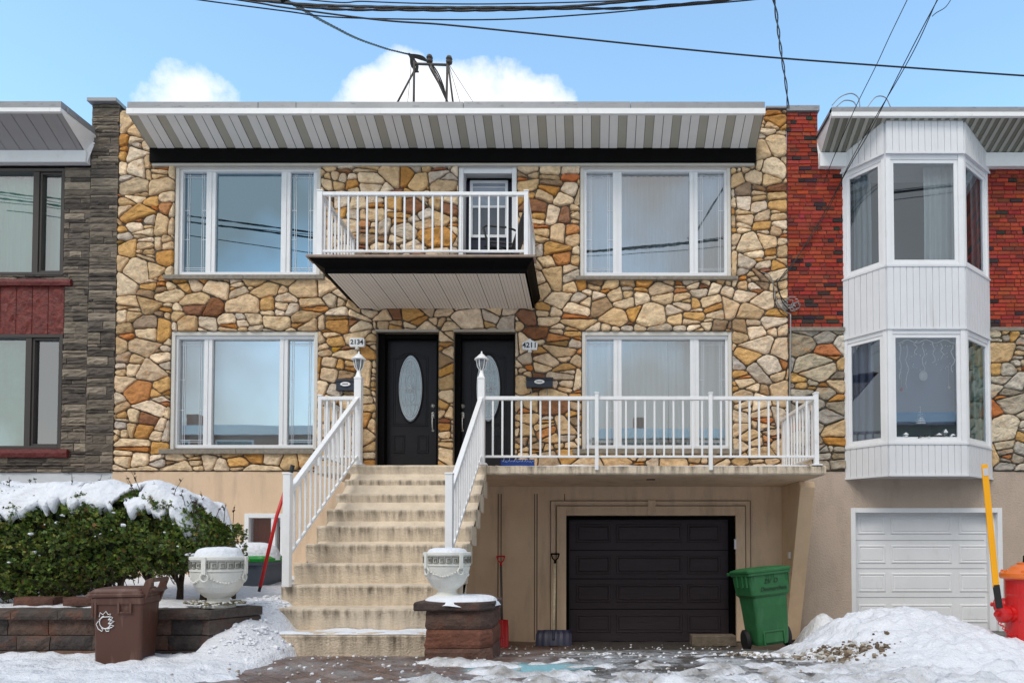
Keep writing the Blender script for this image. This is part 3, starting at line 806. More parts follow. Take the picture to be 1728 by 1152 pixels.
mb = MB(); mb.prismx([(-.032, pz0-.006), (-.90, pz0-.006), (-.95, pz0-.10), (-.18, .05), (-.032, .05)], fx0, fx1)
mb.build('support_fin', mat('fin_paint', srgb(216,186,152), .85, var=.08, vscale=3, bump=.3, bscale=50, streak=(srgb(150,126,100), 3, .55, .8, .5, (1,1,.3))), house, bevel=.008)
mb = MB(); r = R(1320,934,1329,945,-.45); mb.box(fx0-.035, fx0, -.50, -.43, 1.33, 1.43); mb.build('junction_box', M_CHROME, house, bevel=.004)
mb = MB(); mb.box(.9,1.02,-1.2,-1.12,pz0-.012,pz0-.004); mb.build('ceiling_vent', M_DARK, house)
# ---- eave
def eave(parent, fl, fr, bl_, br_, pf, pr_top, flash=True, Yf=-.66, Yb=-.10, yfl=(172,184), yfa=(184,194), yso=(195,250), zback=True):
    zt = Z_(yfl[0], Yf); zm = Z_(yfl[1], Yf); zf = Z_(yfa[1], Yf); zs = Z_(yso[1], Yb)
    return zt, zm, zf, zs
Yf, Yb = -.66, -.10
zt = Z_(172.5, Yf); zm = Z_(184.5, Yf); zf = Z_(194, Yf); zs = Z_(250, Yb)
ex0 = X_(215, Yf, 185); ex1 = X_(1291, Yf, 185); bx0 = X_(252, Yb, 255); bx1 = X_(1276, Yb, 255)
roof_y = 9.0
mb = MB(); 
xx = [ex0, X_(436, Yf, 178), X_(500, Yf, 178), X_(782, Yf, 178), X_(1064, Yf, 178), ex1]
for i in range(5):
    mb.box(xx[i]+.003, xx[i+1]-.003, Yf-.012+.002*(i % 2), Yf+.10, zm+.004, zt+.004*(i % 2))
mb.build('roof_flashing', M_FLASH, house, bevel=.004)
mb = MB(); mb.box(ex0, ex1, Yf-.03, Yf+.02, zf, zm); mb.build('fascia', M_WHITE2, house, bevel=.005)
mb = MB(); mb.box(ex0, ex1, Yf+.10, 9.0, zt-.12, zt-.06); mb.build('roof', M_FLASH, house)
mb = MB()
LGT = srgb(226,224,220); PRF = srgb(172,168,154); LIN = srgb(100,98,94)
def soffit(mb, a0, a1, b0_, b1_, Y0, z0, Y1, z1, per=.417, lay=((.0,.135,0),(.135,.145,2),(.145,.275,0),(.275,.282,2),(.282,.410,1),(.410,.417,2)), start=0):
    n_ = int((a1-a0)/per)+2
    for i in range(-1, n_):
        for (u, v, k) in lay:
            s0 = a0+i*per+u+start; s1 = a0+i*per+v+start
            s0c = max(a0, s0); s1c = min(a1, s1)
            if s1c <= s0c: continue
            f0 = (s0c-a0)/(a1-a0); f1 = (s1c-a0)/(a1-a0)
            B0 = b0_+(b1_-b0_)*f0; B1 = b0_+(b1_-b0_)*f1; dz = {0:0,1:.006,2:.010}[k]; c = {0:LGT,1:PRF,2:LIN}[k]
            mb.add([(s0c,Y0,z0+dz),(s1c,Y0,z0+dz),(B1,Y1,z1+dz),(B0,Y1,z1+dz)], [(0,3,2,1)], c)
soffit(mb, ex0+.02, ex1-.02, bx0, bx1, Yf+.02, zf+.004, Yb, zs, start=.13)
mb.build('soffit', M_SOFFIT, house)
# closing cheeks of the eave box
mb = MB()
mb.add([(ex0+.01,Yf+.02,zf),(bx0,Yb,zs),(bx0,Yb,zt-.2),(ex0+.01,Yf+.02,zt-.1)], [(0,1,2,3)]); mb.build('eave_cheek', M_WHITE2, house); mb = MB(); mb.add([(ex1-.01,Yf+.02,zf),(bx1,Yb,zs),(bx1,Yb,zt-.2),(ex1-.01,Yf+.02,zt-.1)], [(3,2,1,0)])
mb.build('eave_cheek', M_WHITE2, house)
zb2 = Z_(273, Yb)
mb = MB(); mb.box(bx0, bx1, Yb, -.0, zb2, zs+.02); mb.build('frieze_board', M_BLACK, house, bevel=.004)
mb = MB(); mb.box(bx0+.02, bx1-.02, Yb+.03, -.0, zb2-.045, zb2-.002); mb.build('frieze_trim', mat('beige_trim', srgb(186,180,170), .6, var=.05), house, bevel=.004)
# caps of the end columns
mb = MB(); mb.box(X_(1291,0,185), xR-.005, -.06, .4, zT, zT+.03); mb.build('parapet_cap', M_FLASH, house)
# ---- windows
def room(parent, r, Y, depth=1.6, m=None, m2=None):
    x0, x1, z0, z1 = r; mb = MB(); e = .25
    mb.add([(x0-e,Y,z0-e),(x1+e,Y,z0-e),(x1+e,Y,z1+e),(x0-e,Y,z1+e),(x0-e,Y+depth,z0-e),(x1+e,Y+depth,z0-e),(x1+e,Y+depth,z1+e),(x0-e,Y+depth,z1+e)],
           [(4,5,6,7),(0,1,5,4),(1,2,6,5),(2,3,7,6),(3,0,4,7)])
    return mb.build('room', m or M_ROOM, parent)
def window(parent, r, panes, Y=.06, gl=None, came=(0,2), sashw=.062, fm=None, gm_=None, label=None):
    x0, x1, z0, z1 = r; fm = fm or M_WHITE
    mb = MB(); w = .055
    ringr(mb, (x0, x1, z0, z1), w, Y-.035, Y+.10, True)
    edges = []
    for i, (a, b_, c, d) in enumerate(panes):
        k = sashw
        mb2 = mb
        ringr(mb2, (a-k, b_+k, c-k, d+k), k-.002, Y-.015, Y+.06, True)
        edges.append((a-k, b_+k))
    for i in range(len(edges)-1):
        m0, m1 = edges[i][1], edges[i+1][0]
        if m1-m0 > .004: mb.box(m0, m1, Y-.028, Y+.08, z0+w, z1-w)
    if edges[0][0]-(x0+w) > .003: mb.box(x0+w, edges[0][0], Y-.02, Y+.07, z0+w, z1-w)
    if (x1-w)-edges[-1][1] > .003: mb.box(edges[-1][1], x1-w, Y-.02, Y+.07, z0+w, z1-w)
    c0 = panes[0][2]-sashw; d0 = panes[0][3]+sashw
    if c0-(z0+w) > .003: mb.box(x0+w, x1-w, Y-.005, Y+.07, z0+w, c0)
    if (z1-w)-d0 > .003: mb.box(x0+w, x1-w, Y-.005, Y+.07, d0, z1-w)
    f = mb.build('window', fm, parent, bevel=.004)
    for i, (a, b_, c, d) in enumerate(panes):
        p = MB(); p.add([(a-.01,Y+.03,c-.01),(b_+.01,Y+.03,c-.01),(b_+.01,Y+.03,d+.01),(a-.01,Y+.03,d+.01)], [(0,1,2,3)])
        p.build('pane', gl or G_CLEAR, f)
        if came and i in came:
            q = MB(); t_ = .006; e = .055; e2 = .085
            for ee in (e, e+.028):
                q.box(a+ee-t_/2, a+ee+t_/2, Y+.022, Y+.029, c, d); q.box(b_-ee-t_/2, b_-ee+t_/2, Y+.022, Y+.029, c, d)
                q.box(a, b_, Y+.0215, Y+.0285, c+ee-t_/2, c+ee+t_/2); q.box(a, b_, Y+.0215, Y+.0285, d-ee-t_/2, d-ee+t_/2)
            for tz in (.33, .62):
                zz = c+(d-c)*tz
                q.box(a, a+e+.028, Y+.0215, Y+.0285, zz, zz+.007); q.box(b_-e-.028, b_, Y+.0215, Y+.0285, zz, zz+.007)
            q.build('leading', M_LEAD, f)
    return f
wY = .06
def pr(l4): 
    return [R(a, c, b_, d, wY+.03) for (a, b_, c, d) in l4]
def rr(x0, y0, x1, y1): return R(x0, y0, x1, y1, wY-.035)
window(house, rr(302,284,541,464.5), pr([(312,350,292,461),(366,476,292,461),(492,530,292,461)]), wY, G_DARK)
window(house, rr(984,284,1229,465.5), pr([(990,1034,292,462),(1049,1163,292,462),(1177,1221,292,462)]), wY, G_CLEAR)
window(house, rr(294,566,536,756), pr([(304,346,574,751),(360,473,574,751),(487,530,574,751)]), wY, G_CLEAR)
window(house, rr(984,566,1234,756.5), pr([(990,1035,574,752),(1049,1164,574,752),(1179,1223,574,752)]), wY, G_CLEAR)
# flat casing around the openings
for k in ('win_ul', 'win_ur', 'win_ll', 'win_lr'):
    mb = MB(); x0, x1, z0, z1 = H[k]; ringr(mb, (x0+.002, x1-.002, z0, z1-.002), .055, -.012, .03)
    mb.build('window_casing', mat('cream_casing', srgb(210,206,198), .6, var=.06, vscale=6), house, bevel=.004)
for k in ('win_ul', 'win_ur', 'win_ll', 'win_lr'): room(house, H[k], .36)
def sill(px0, px1, py0, py1, parts=2):
    x0, x1, z0, z1 = R(px0, py0, px1, py1, -.10); mb = MB()
    for i in range(parts):
        a = x0+(x1-x0)*i/parts+.003; b_ = x0+(x1-x0)*(i+1)/parts-.003
        mb.box(a, b_, -.10, .045, z0, z1)
    return mb.build('window_sill', M_SILL, house, bevel=.006)
sill(274,546,463,470); sill(971,1246,465,471); sill(267,529,757,765); sill(966,1250,757,765)
# curtains: things of their own
def drape(name, x0, x1, z0, z1, Y, m, label, amp=.025, fold=.11, cat='curtain', seed=1, group=None, gather=0.0):
    rng = random.Random(seed); mb = MB(); n_ = max(12, int((x1-x0)/.014)); rows = 10; vs = []
    for j in range(rows+1):
        v = j/rows
        for i in range(n_+1):
            u = i/n_; x = x0+(x1-x0)*u
            ph = 2*pi*x/fold+1.5*nz3(x*3, seed, 0)
            a = amp*(.7+.5*nz3(x*5, seed*3, v))
            vs.append((x+.006*sin(v*5+seed)+gather*(1-v)*(u-.5)*-1, Y+a*sin(ph+.4*v)+.01*nz3(x*8, v*3, seed), z0+(z1-z0)*v))
    fs = [(j*(n_+1)+i, j*(n_+1)+i+1, (j+1)*(n_+1)+i+1, (j+1)*(n_+1)+i) for j in range(rows) for i in range(n_)]
    mb.add(vs, fs); o = mb.build(name, m, None, smooth=True); return tag(o, label, cat, group)
h = H['win_ur']; drape('curtain', h[0]+.05, h[1]-.05, h[2]+.05, h[3]-.02, .30, M_CURTG, 'pale teal folded curtain behind the upper window right of the balcony', seed=2)
h = H['win_lr']; drape('curtain', h[0]+.05, X_(1130), h[2]+.05, h[3]-.02, .28, M_CURT, 'white sheer curtain behind the left half of the window on the porch', fold=.16, seed=5)
drape('curtain', X_(1130)+.02, h[1]-.05, h[2]+.05, h[3]-.02, .32, M_CURT, 'white sheer curtain behind the right half of the window on the porch', fold=.13, seed=7)
h = H['win_ll']; mb = MB(); mb.box(h[0]+.06, h[1]-.06, .25, .26, h[2]+.06, h[3]-.03); tag(mb.build('window_blind', M_BLIND), 'plain white blind drawn behind the ground floor window left of the stairs', 'blind')
h = H['win_ul']; drape('curtain', h[0]+.04, h[1]-.04, h[2]+.03, h[3]-.02, .32, mat('reflected_sky_curtain', srgb(70,104,124), .9), 'added slate curtain coloured like reflected sky behind the upper window left of the balcony', amp=.008, fold=.3, seed=3)  # added curtain, coloured as the blue sky reflected in this window
# ---- front doors
def front_door(r, leaf_px, side, hx, oval):
    x0, x1, z0, z1 = r; Y = .20
    lx0, lx1 = X_(leaf_px[0], Y), X_(leaf_px[1], Y)
    mb = MB(); mb.box(lx0, lx1, Y, Y+.05, z0+.03, z1-.06)
    cx, cz = P(oval[0], oval[1], Y).x, P(oval[0], oval[1], Y).z
    hw = (lx1-lx0)/2; pw = X_(30, Y)-X_(0, Y)
    # arched moulding
    def path(off):
        a = X_(oval[0]-29, Y)+off; b_ = X_(oval[0]+29, Y)-off; zb_ = Z_(oval[1]+63, Y)+off; zt_ = Z_(oval[1]-53, Y)-off; up = .075
        pts = [(a, zb_), (b_, zb_), (b_, zt_)]
        for i in range(1, 20):
            t_ = i/20; x = b_+(a-b_)*t_; s = sin(pi*min(1, max(0, (t_-.12)/.76))); pts.append((x, zt_+up*s**1.2))
        pts.append((a, zt_)); return pts
    for off in (0, .030):
        ps = path(off); ps.append(ps[0])
        for i in range(len(ps)-1): mb.beam((ps[i][0], Y-.004, ps[i][1]), (ps[i+1][0], Y-.004, ps[i+1][1]), .012, .014, up=(0,1,0))
    for (a, b_) in ((oval[0]-29, oval[0]-10), (oval[0]+11, oval[0]+30)):
        q = R(a, 734, b_, 764, Y)
        ringr(mb, q, .012, Y-.012, Y, True); ringr(mb, (q[0]+.03, q[1]-.03, q[2]+.03, q[3]-.03), .008, Y-.008, Y, True)
    # oval frame
    rx, rz = X_(oval[0]+21, Y)-cx, Z_(oval[1]-57, Y)-cz
    ring = [(cx+(rx)*cos(2*pi*i/40), Y-.008, cz+(rz)*sin(2*pi*i/40)) for i in range(41)]
    mb.tube(ring, .016, 8, False)
    d = mb.build('front_door', M_DOOR, house)
    g = MB(); g.add([(cx, Y-.006, cz)]+[(cx+(rx-.008)*cos(2*pi*i/40), Y-.004, cz+(rz-.008)*sin(2*pi*i/40)) for i in range(40)], [(0, 1+i, 1+(i+1) % 40) for i in range(40)])
    g.build('oval_glass', M_OGLASS, d)
    g = MB(); yy = Y-.012
    def ell(k, kx=1.0, t0=0, t1=360, nn=40): return [(cx+rx*k*kx*cos(radians(t0+(t1-t0)*i/nn)), yy, cz+rz*k*sin(radians(t0+(t1-t0)*i/nn))) for i in range(nn+1)]
    g.tube(ell(.93), .006, 5, False); g.tube(ell(.84), .005, 5, False); g.tube(ell(.84, .55), .004, 5, False); g.tube(ell(.42,.9), .004, 5, False)
    for zz in (-.48, 0, .48): g.tube([(cx-rx*.8*sqrt(1-zz*zz), yy, cz+rz*zz), (cx+rx*.8*sqrt(1-zz*zz), yy, cz+rz*zz)], .004, 5)
    g.tube([(cx, yy, cz-rz*.84), (cx, yy, cz+rz*.84)], .004, 5)
    for a in range(6):
        c_, s_ = cos(a*pi/3), sin(a*pi/3); g.tube([(cx, yy, cz), (cx+.05*c_-.02*s_, yy-.004, cz+.05*s_+.02*c_), (cx+.09*c_, yy, cz+.09*s_), (cx+.05*c_+.02*s_, yy-.004, cz+.05*s_-.02*c_), (cx, yy, cz)], .004, 5)
    g.build('glass_came', M_LEAD, d)
    g = MB(); hX = X_(hx, Y); g.lathe((hX, Y-.03, Z_(685, Y)), [(.030,0),(.034,.01),(.034,.03)], 16, 'Y'); g.lathe((hX, Y-.036, Z_(685, Y)), [(.012,0),(.012,.012)], 10, 'Y')
    g.build('deadbolt', M_CHROME, d, smooth=True)
    g = MB(); zt_ = Z_(700, Y); zb_ = Z_(726, Y)
    g.loft([(zt_-.06, hX, Y-.012, .026, .012, .01), (zt_+.03, hX, Y-.012, .026, .012, .01), (zt_+.045, hX, Y-.012, .015, .010, .008)], 4)
    g.tube([(hX, Y-.02, zt_-.02), (hX, Y-.055, zt_-.06), (hX, Y-.06, zt_-.13), (hX, Y-.035, zb_+.02), (hX, Y-.005, zb_)], [.010,.012,.011,.010,.012], 8)
    g.lathe((hX, Y-.012, zb_), [(.022,0),(.022,.012)], 12, 'Y'); g.tube([(hX-.02, Y-.03, zt_+.02), (hX+.02, Y-.03, zt_+.02)], .012, 8)
    g.build('door_handle', M_CHROME, d, smooth=True)
    # jambs
    g = MB(); g.box(x0+.002, lx0, .06, Y+.05, z0, z1-.002); g.box(lx1, x1-.002, .10, Y+.05, z0, z1-.002); g.box(lx0, lx1, .08, Y+.05, z1-.07, z1-.002)
    g.build('door_frame', M_BLACK, d, bevel=.004)
    g = MB(); g.box(x0-.01, x1+.01, -.07, .05, z1, z1+.03); g.build('door_lintel', mat('pale_lintel', srgb(176,168,156), .8, var=.1), d, bevel=.004)
    g = MB(); g.box(x0+.01, x1-.01, -.04, .26, z0, z0+.05); g.build('threshold', M_SILL, d)
    return d
front_door(H['ldoor'], (654,739), 1, 731.5, (693,655))
dd = front_door(H['rdoor'], (780,868), -1, 781.5, (824,655))
mb = MB(); r = R(772,641,777,652,.05); mb.box(X_(773,.19), X_(777,.19), .17, .198, Z_(651,.19), Z_(640,.19)); mb.build('doorbell', M_WHITE, house, bevel=.004)
# ---- balcony door
x0, x1, z0, z1 = H['bdoor']; mb = MB(); ringr(mb, (x0+.002, x1-.002, z0, z1-.002), .075, -.015, .30); 
mb.box(x0+.077, x1-.077, .0, .02, z1-.16, z1-.08)
bdf = mb.build('balcony_door', M_WHITE, house, bevel=.005)
mb = MB(); Y = .24; lx0, lx1 = x0+.08, x1-.08; mb.box(lx0, lx1, Y, Y+.04, z0, z1-.165); mb.build('door_leaf', M_NAVY, bdf, bevel=.004)
wi = R(793,305,857,401,Y-.02); mb = MB(); ringr(mb, wi, .045, Y-.03, Y, True); zm_ = (wi[2]+wi[3])/2+.02; mb.box(wi[0]+.045, wi[1]-.045, Y-.026, Y, zm_, zm_+.04)
for k in (1,): mb.box(wi[0]+.045, wi[1]-.045, Y-.024, Y, zm_+.34, zm_+.355)
mb.build('door_sash', M_WHITE, bdf, bevel=.003)
mb = MB(); mb.add([(wi[0]+.04,Y-.010,wi[2]+.04),(wi[1]-.04,Y-.010,wi[2]+.04),(wi[1]-.04,Y-.010,zm_),(wi[0]+.04,Y-.010,zm_)], [(0,1,2,3)]); mb.build('lower_pane', mat('dark_curtained_glass', srgb(84,86,92), .15, var=.15, vscale=8, stretch=(6,1,.4)), bdf)
mb = MB(); mb.add([(wi[0]+.04,Y-.010,zm_+.04),(wi[1]-.04,Y-.010,zm_+.04),(wi[1]-.04,Y-.010,wi[3]-.04),(wi[0]+.04,Y-.010,wi[3]-.04)], [(0,1,2,3)]); mb.build('upper_pane', mat('pale_curtained_glass', srgb(150,158,170), .15, var=.12, vscale=6), bdf)
room(house, H['ldoor'], .42); room(house, H['rdoor'], .42); room(house, H['bdoor'], .42)
zS_ = lambda k: 1.48+(k-4.75)*.213
dS_ = lambda k: 6.23+(k-1)*.297
# ---- balcony
bYf = -1.44; bzt = Z_(434, -1.5); bzb = Z_(460, bYf); bxl = X_(548, bYf, 460); bxr = X_(889, bYf, 460)
mb = MB()
o_ = [(bxl-.18, -1.56), (bxr+.10, -1.56), (bxr+.10, -.06), (bxl-.18, -.06)]; i_ = [(bxl, bYf), (bxr, bYf), (bxr, -.06), (bxl, -.06)]
lv = [(i_, bzb), ([(a+(b_-a)*.35 if False else a, c) for (a, c), b_ in zip(i_, [0]*4)], bzb+.06), ([((p[0]*.45+q[0]*.55), (p[1]*.45+q[1]*.55)) for p, q in zip(i_, o_)], bzt-.085), (o_, bzt-.033)]
vs = []; fs = []
for pl, z in lv: vs += [(p[0], p[1], z) for p in pl]
for i in range(3):
    for j in range(4): fs.append((i*4+j, i*4+(j+1) % 4, (i+1)*4+(j+1) % 4, (i+1)*4+j))
fs.append((12,13,14,15)); mb.add(vs, fs)
bal = mb.build('balcony', M_BLACK, house)
mb = MB(); mb.box(bxl-.21, bxr+.13, -1.59, -1.35, bzt-.030, bzt); mb.build('deck_edge', mat('balcony_edge', srgb(158,138,124), .8, var=.2, vscale=10), bal, bevel=.006)
mb = MB(); LG0 = LGT; LGT = srgb(222,216,208)
soffit(mb, bxl+.03, bxr-.03, bxl+.03, bxr-.03, bYf+.03, bzb-.002, -.06, bzb-.002, per=.30, lay=((0,.292,0),(.292,.30,2)))
mb.build('balcony_soffit', M_SOFFIT, bal); LGT = LG0
# thin ribs across the soffit boards
mb = MB()
x = bxl+.07
while x < bxr-.05:
    mb.box(x, x+.004, bYf+.04, -.07, bzb-.0045, bzb-.0022); x += .05
mb.build('soffit_rib', mat('soffit_rib_metal', srgb(150,145,140), .6), bal)
mb = MB(); xs = [-2.93+.03*i for i in range(52)]; ys = [-(10.6-dS_(1))-.0+.03*i for i in range(11)]; nx = len(xs)
mb.v = [(x, y, zS_(1)-.010+.022*max(-.3, fbm(x*3.2, y*5, 4.7)+.75)*(1 if j > 0 else .2)) for j, y in enumerate(ys) for x in xs]
mb.f = [(j*nx+i, j*nx+i+1, (j+1)*nx+i+1, (j+1)*nx+i) for j in range(len(ys)-1) for i in range(nx-1)]; mb.c = [None]*len(mb.f); mb.m = [0]*len(mb.f)
tag(mb.build('snow_patch', M_SNOW, None, smooth=True), 'crusted snow dusting the tread of the lowest concrete step', 'snow')
mb = MB(); rng = random.Random(8)
xs = [bxl-.19+.03*i for i in range(int((bxr-bxl+.3)/.03))]
ys = [-1.57+.03*i for i in range(14)]
mb.v = [(x, y, bzt-.012+.03*max(-.4, fbm(x*2.2, y*4, 2.2)+.55)*(1 if j > 0 else .2)) for j, y in enumerate(ys) for x in xs]; nx = len(xs)
mb.f = [(j*nx+i, j*nx+i+1, (j+1)*nx+i+1, (j+1)*nx+i) for j in range(len(ys)-1) for i in range(nx-1)]; mb.c = [None]*len(mb.f); mb.m = [0]*len(mb.f)
tag(mb.build('snow_patch', M_SNOW, None, smooth=True), 'thin crusted snow along the front edge of the upper balcony floor', 'snow')

# ---------------------------------------------------------------- railings (things)
def rail_thing(name, loc, label, cat='railing', group='white metal railings of the stone house'):
    return thing(name, loc, label, cat, group)
def post(root, x, y, z0, z1, w=.07, name='post', cap=True):
    mb = MB(); mb.box(x-w/2, x+w/2, y-w/2, y+w/2, z0, z1)
    if cap: mb.box(x-w/2-.006, x+w/2+.006, y-w/2-.006, y+w/2+.006, z1, z1+.02)
    return mb.build(name, M_WHITE2, root, bevel=.005)
def run(root, p, q, zt0, zt1, zb0, zb1, n_, bw=.024, rw=.055, rh=.05):
    p = Vector(p); q = Vector(q)
    mb = MB(); mb.beam((p.x,p.y,zt0), (q.x,q.y,zt1), rw, rh); mb.build('top_rail', M_WHITE2, root, bevel=.006)
    mb = MB(); mb.beam((p.x,p.y,zb0), (q.x,q.y,zb1), .03, .03); mb.build('bottom_rail', M_WHITE2, root, bevel=.004)
    for i in range(n_):
        t_ = (i+1)/(n_+1); x = p.x+(q.x-p.x)*t_; y = p.y+(q.y-p.y)*t_
        mb = MB(); mb.box(x-bw/2, x+bw/2, y-bw/2, y+bw/2, zb0+(zb1-zb0)*t_, zt0+(zt1-zt0)*t_-rh*.35); mb.build('baluster', M_WHITE2, root)
# balcony railing
bx_l = X_(540.5, -1.42, 380); bx_r = X_(888, -1.42, 380); bt = Z_(328, -1.42); bb = Z_(424, -1.42)
rt = rail_thing('balcony_railing', (bx_l, -1.42, bzt), 'white square baluster railing around the upper balcony')
post(rt, bx_l, -1.42, bzt, bt+.03, .075); post(rt, bx_r, -1.42, bzt, bt+.03, .06)
run(rt, (bx_l, -1.42, 0), (bx_r, -1.42, 0), bt, bt, bb, bb, 21)
run(rt, (bx_l, -1.38, 0), (bx_l, -.08, 0), bt, bt, bb, bb, 9); run(rt, (bx_r, -1.38, 0), (bx_r, -.08, 0), bt, bt, bb, bb, 9)
post(rt, bx_l, -.09, bzt, bt, .05); post(rt, bx_r, -.09, bzt, bt, .05)
# porch railing
pY = -1.69
pt = Z_(672, pY); pb = Z_(770, pY); qx0 = X_(812, pY, 720); qx1 = X_(1377, pY, 720)
rt = rail_thing('porch_railing', (qx1, pY, pz1), 'long white metal railing along the porch above the black garage door')
run(rt, (qx0+.03, pY, 0), (qx1, pY, 0), pt, pt, pb, pb, 34)
for px in (1007, 1199): post(rt, X_(px, pY-.045, 720), pY-.045, Z_(793, pY-.05), pt+.05, .05)
post(rt, qx1, pY, pz1, pt+.06, .06); post(rt, X_(1322, -.1, 720), -.10, pz1, pt, .055)
run(rt, (qx1, pY+.03, 0), (qx1, -.12, 0), pt, pt, pb, pb, 11)
mb = MB(); mb.box(qx1-.07, qx1+.07, pY-.05, pY+.07, pz1+.001, pz1+.02); mb.build('base_plate', M_WHITE2, rt, bevel=.004)
# stair railings
zS = lambda k: 1.48+(k-4.75)*.213
dS = lambda k: 6.23+(k-1)*.297
def stair_rail(xr, label, endside):
    yt = -1.70; yb = -(10.6-6.80)
    zt0 = 2.07; zt1 = 3.50; zb0 = 1.40; zb1 = 2.72
    rt = rail_thing('stair_railing', (xr, yb, zS(3)), label)
    post(rt, xr, yb, zS(3)-.02, 2.24, .075)
    post(rt, xr, yt, pz1, Z_(640, yt), .095, 'lamp_post', False)
    run(rt, (xr, yb+.03, 0), (xr, yt-.04, 0), zt0, zt1, zb0, zb1, 14, rw=.06, rh=.055)
    mb = MB(); mb.box(xr-.08, xr+.08, yt-.07, yt+.07, pz1+.001, pz1+.03); mb.build('base_plate', M_WHITE2, rt, bevel=.006)
    return rt
r1 = stair_rail(-3.05, 'white sloping stair railing on the left side of the concrete stairs', -1)
r2_ = stair_rail(-1.385, 'white sloping stair railing on the right side of the concrete stairs', 1)
# short guard at the left end of the landing
xg = X_(541, -1.66, 720)
rt = rail_thing('landing_railing', (xg, -1.66, pz1), 'short white railing closing the left end of the stair landing')
run(rt, (xg, -1.68, 0), (-3.10, -1.68, 0), pt, pt, pb, pb, 4); run(rt, (xg, -1.64, 0), (xg, -.12, 0), pt, pt, pb, pb, 10)
post(rt, xg, -1.68, pz1, pt+.03, .05); post(rt, xg, -.10, pz1, pt, .05)
# lamps on the newel posts: one of a kind, then a copy
def make_lamp(x, y, z, label):
    t_ = thing('post_lamp', (x, y, z), label, 'lamp', 'white lanterns on the stair newel posts')
    mb = MB(); mb.loft([(z, x, y, .052, .052, .01), (z+.02, x, y, .052, .052, .01), (z+.03, x, y, .042, .042, .02), (z+.09, x, y, .026, .026, .02), (z+.12, x, y, .022, .022, .018)], 5); mb.build('lamp_base', M_WHITE2, t_)
    mb = MB(); zz = z+.12
    for k in range(6):
        a = 2*pi*k/6+.2; mb.tube([(x+.022*cos(a), y+.022*sin(a), zz), (x+.055*cos(a), y+.055*sin(a), zz+.05), (x+.072*cos(a), y+.072*sin(a), zz+.15)], .006, 6)
    mb.tube([(x+.074*cos(2*pi*k/24), y+.074*sin(2*pi*k/24), zz+.15) for k in range(25)], .007, 6, False)
    mb.build('lamp_cage', M_WHITE2, t_)
    mb = MB(); mb.lathe((x,y,zz), [(.018,.0),(.046,.05),(.062,.145)], 16); mb.build('lamp_glass', mat('smoked_lamp_glass', srgb(120,124,128), .1), t_, smooth=True)
    mb = MB(); mb.lathe((x,y,zz+.15), [(.095,-.006),(.098,.004),(.070,.030),(.035,.065),(.022,.075),(.010,.082),(.013,.095),(.004,.115)], 18); mb.build('lamp_roof', M_WHITE2, t_, smooth=True)
    return t_
lz = Z_(640, -1.70)
lamp = make_lamp(-3.05, -1.70, lz, 'white lantern on the newel post left of the left black door')
c = lamp.copy(); COL.objects.link(c); c.location = (-1.385, -1.70, lz); c['label'] = 'white lantern on the newel post in front of the right black door'
for ch in list(lamp.children):
    q = ch.copy(); COL.objects.link(q); q.parent = c

# ---------------------------------------------------------------- concrete stairs (thing)
st = thing('staircase', (-2.2, -4.4, .5), 'weathered beige concrete stairs rising to the landing before the black doors', 'staircase')
for k in range(1, 11):
    zt_ = zS(k) if k < 10 else pz1-.002; zb_ = zS(k-1)-.02 if k > 1 else .35
    yf = -(10.6-dS(k)); yb_ = yf+.36 if k < 10 else -1.745
    if k == 10: yf = -1.80; yb_ = -1.735
    xl = {1:-2.95, 2:-3.02}.get(k, -3.12); xr_ = -1.31
    if k == 1: yb_ = yf+.34
    mb = MB(); n_ = 36; prof = [(yb_, zt_-.001), (yf+.035, zt_), (yf+.008, zt_-.008), (yf, zt_-.028), (yf+.006, zt_-.06), (yf+.012, (zt_+zb_)/2), (yf+.014, zb_)]
    K = len(prof); dr = [.10, .15, .35, .95, 1.0, .50, .22]  # riser weights: real stain, plus the nosing's shadow painted into the colour
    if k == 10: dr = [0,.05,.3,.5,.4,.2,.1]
    for i in range(n_+1):
        x = xl+(xr_-xl)*i/n_
        for j, (y, z) in enumerate(prof):
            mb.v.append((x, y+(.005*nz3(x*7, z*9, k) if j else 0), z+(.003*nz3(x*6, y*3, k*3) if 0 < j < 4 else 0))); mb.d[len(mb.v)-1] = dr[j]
    for i in range(n_):
        for j in range(K-1):
            a = i*K+j; mb.f.append((a, a+1, a+1+K, a+K)); mb.c.append(None); mb.m.append(0)
    b0 = len(mb.v)
    for i in (0, n_):          # ends
        base_ = i*K; mb.v.append((mb.v[base_][0], yb_, zb_)); mb.d[len(mb.v)-1] = .1
        f = [base_+j for j in range(K)]+[len(mb.v)-1]
        mb.f.append(tuple(reversed(f)) if i else tuple(f)); mb.c.append(None); mb.m.append(0)
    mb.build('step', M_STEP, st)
# soffit / stringer body of the flight
ya = -(10.6-6.30); mb = MB()
mb.prismx([(ya+.32, .3), (ya+.32, zS(1)-.05), (-1.76, zS(9.75)-.05), (-1.76, 2.35), (-1.74-1.35, 2.35-1.35*.70), (ya+1.0, .3)], -3.10, -1.318)
so_ = mb.build('stringer', M_STEP, st)

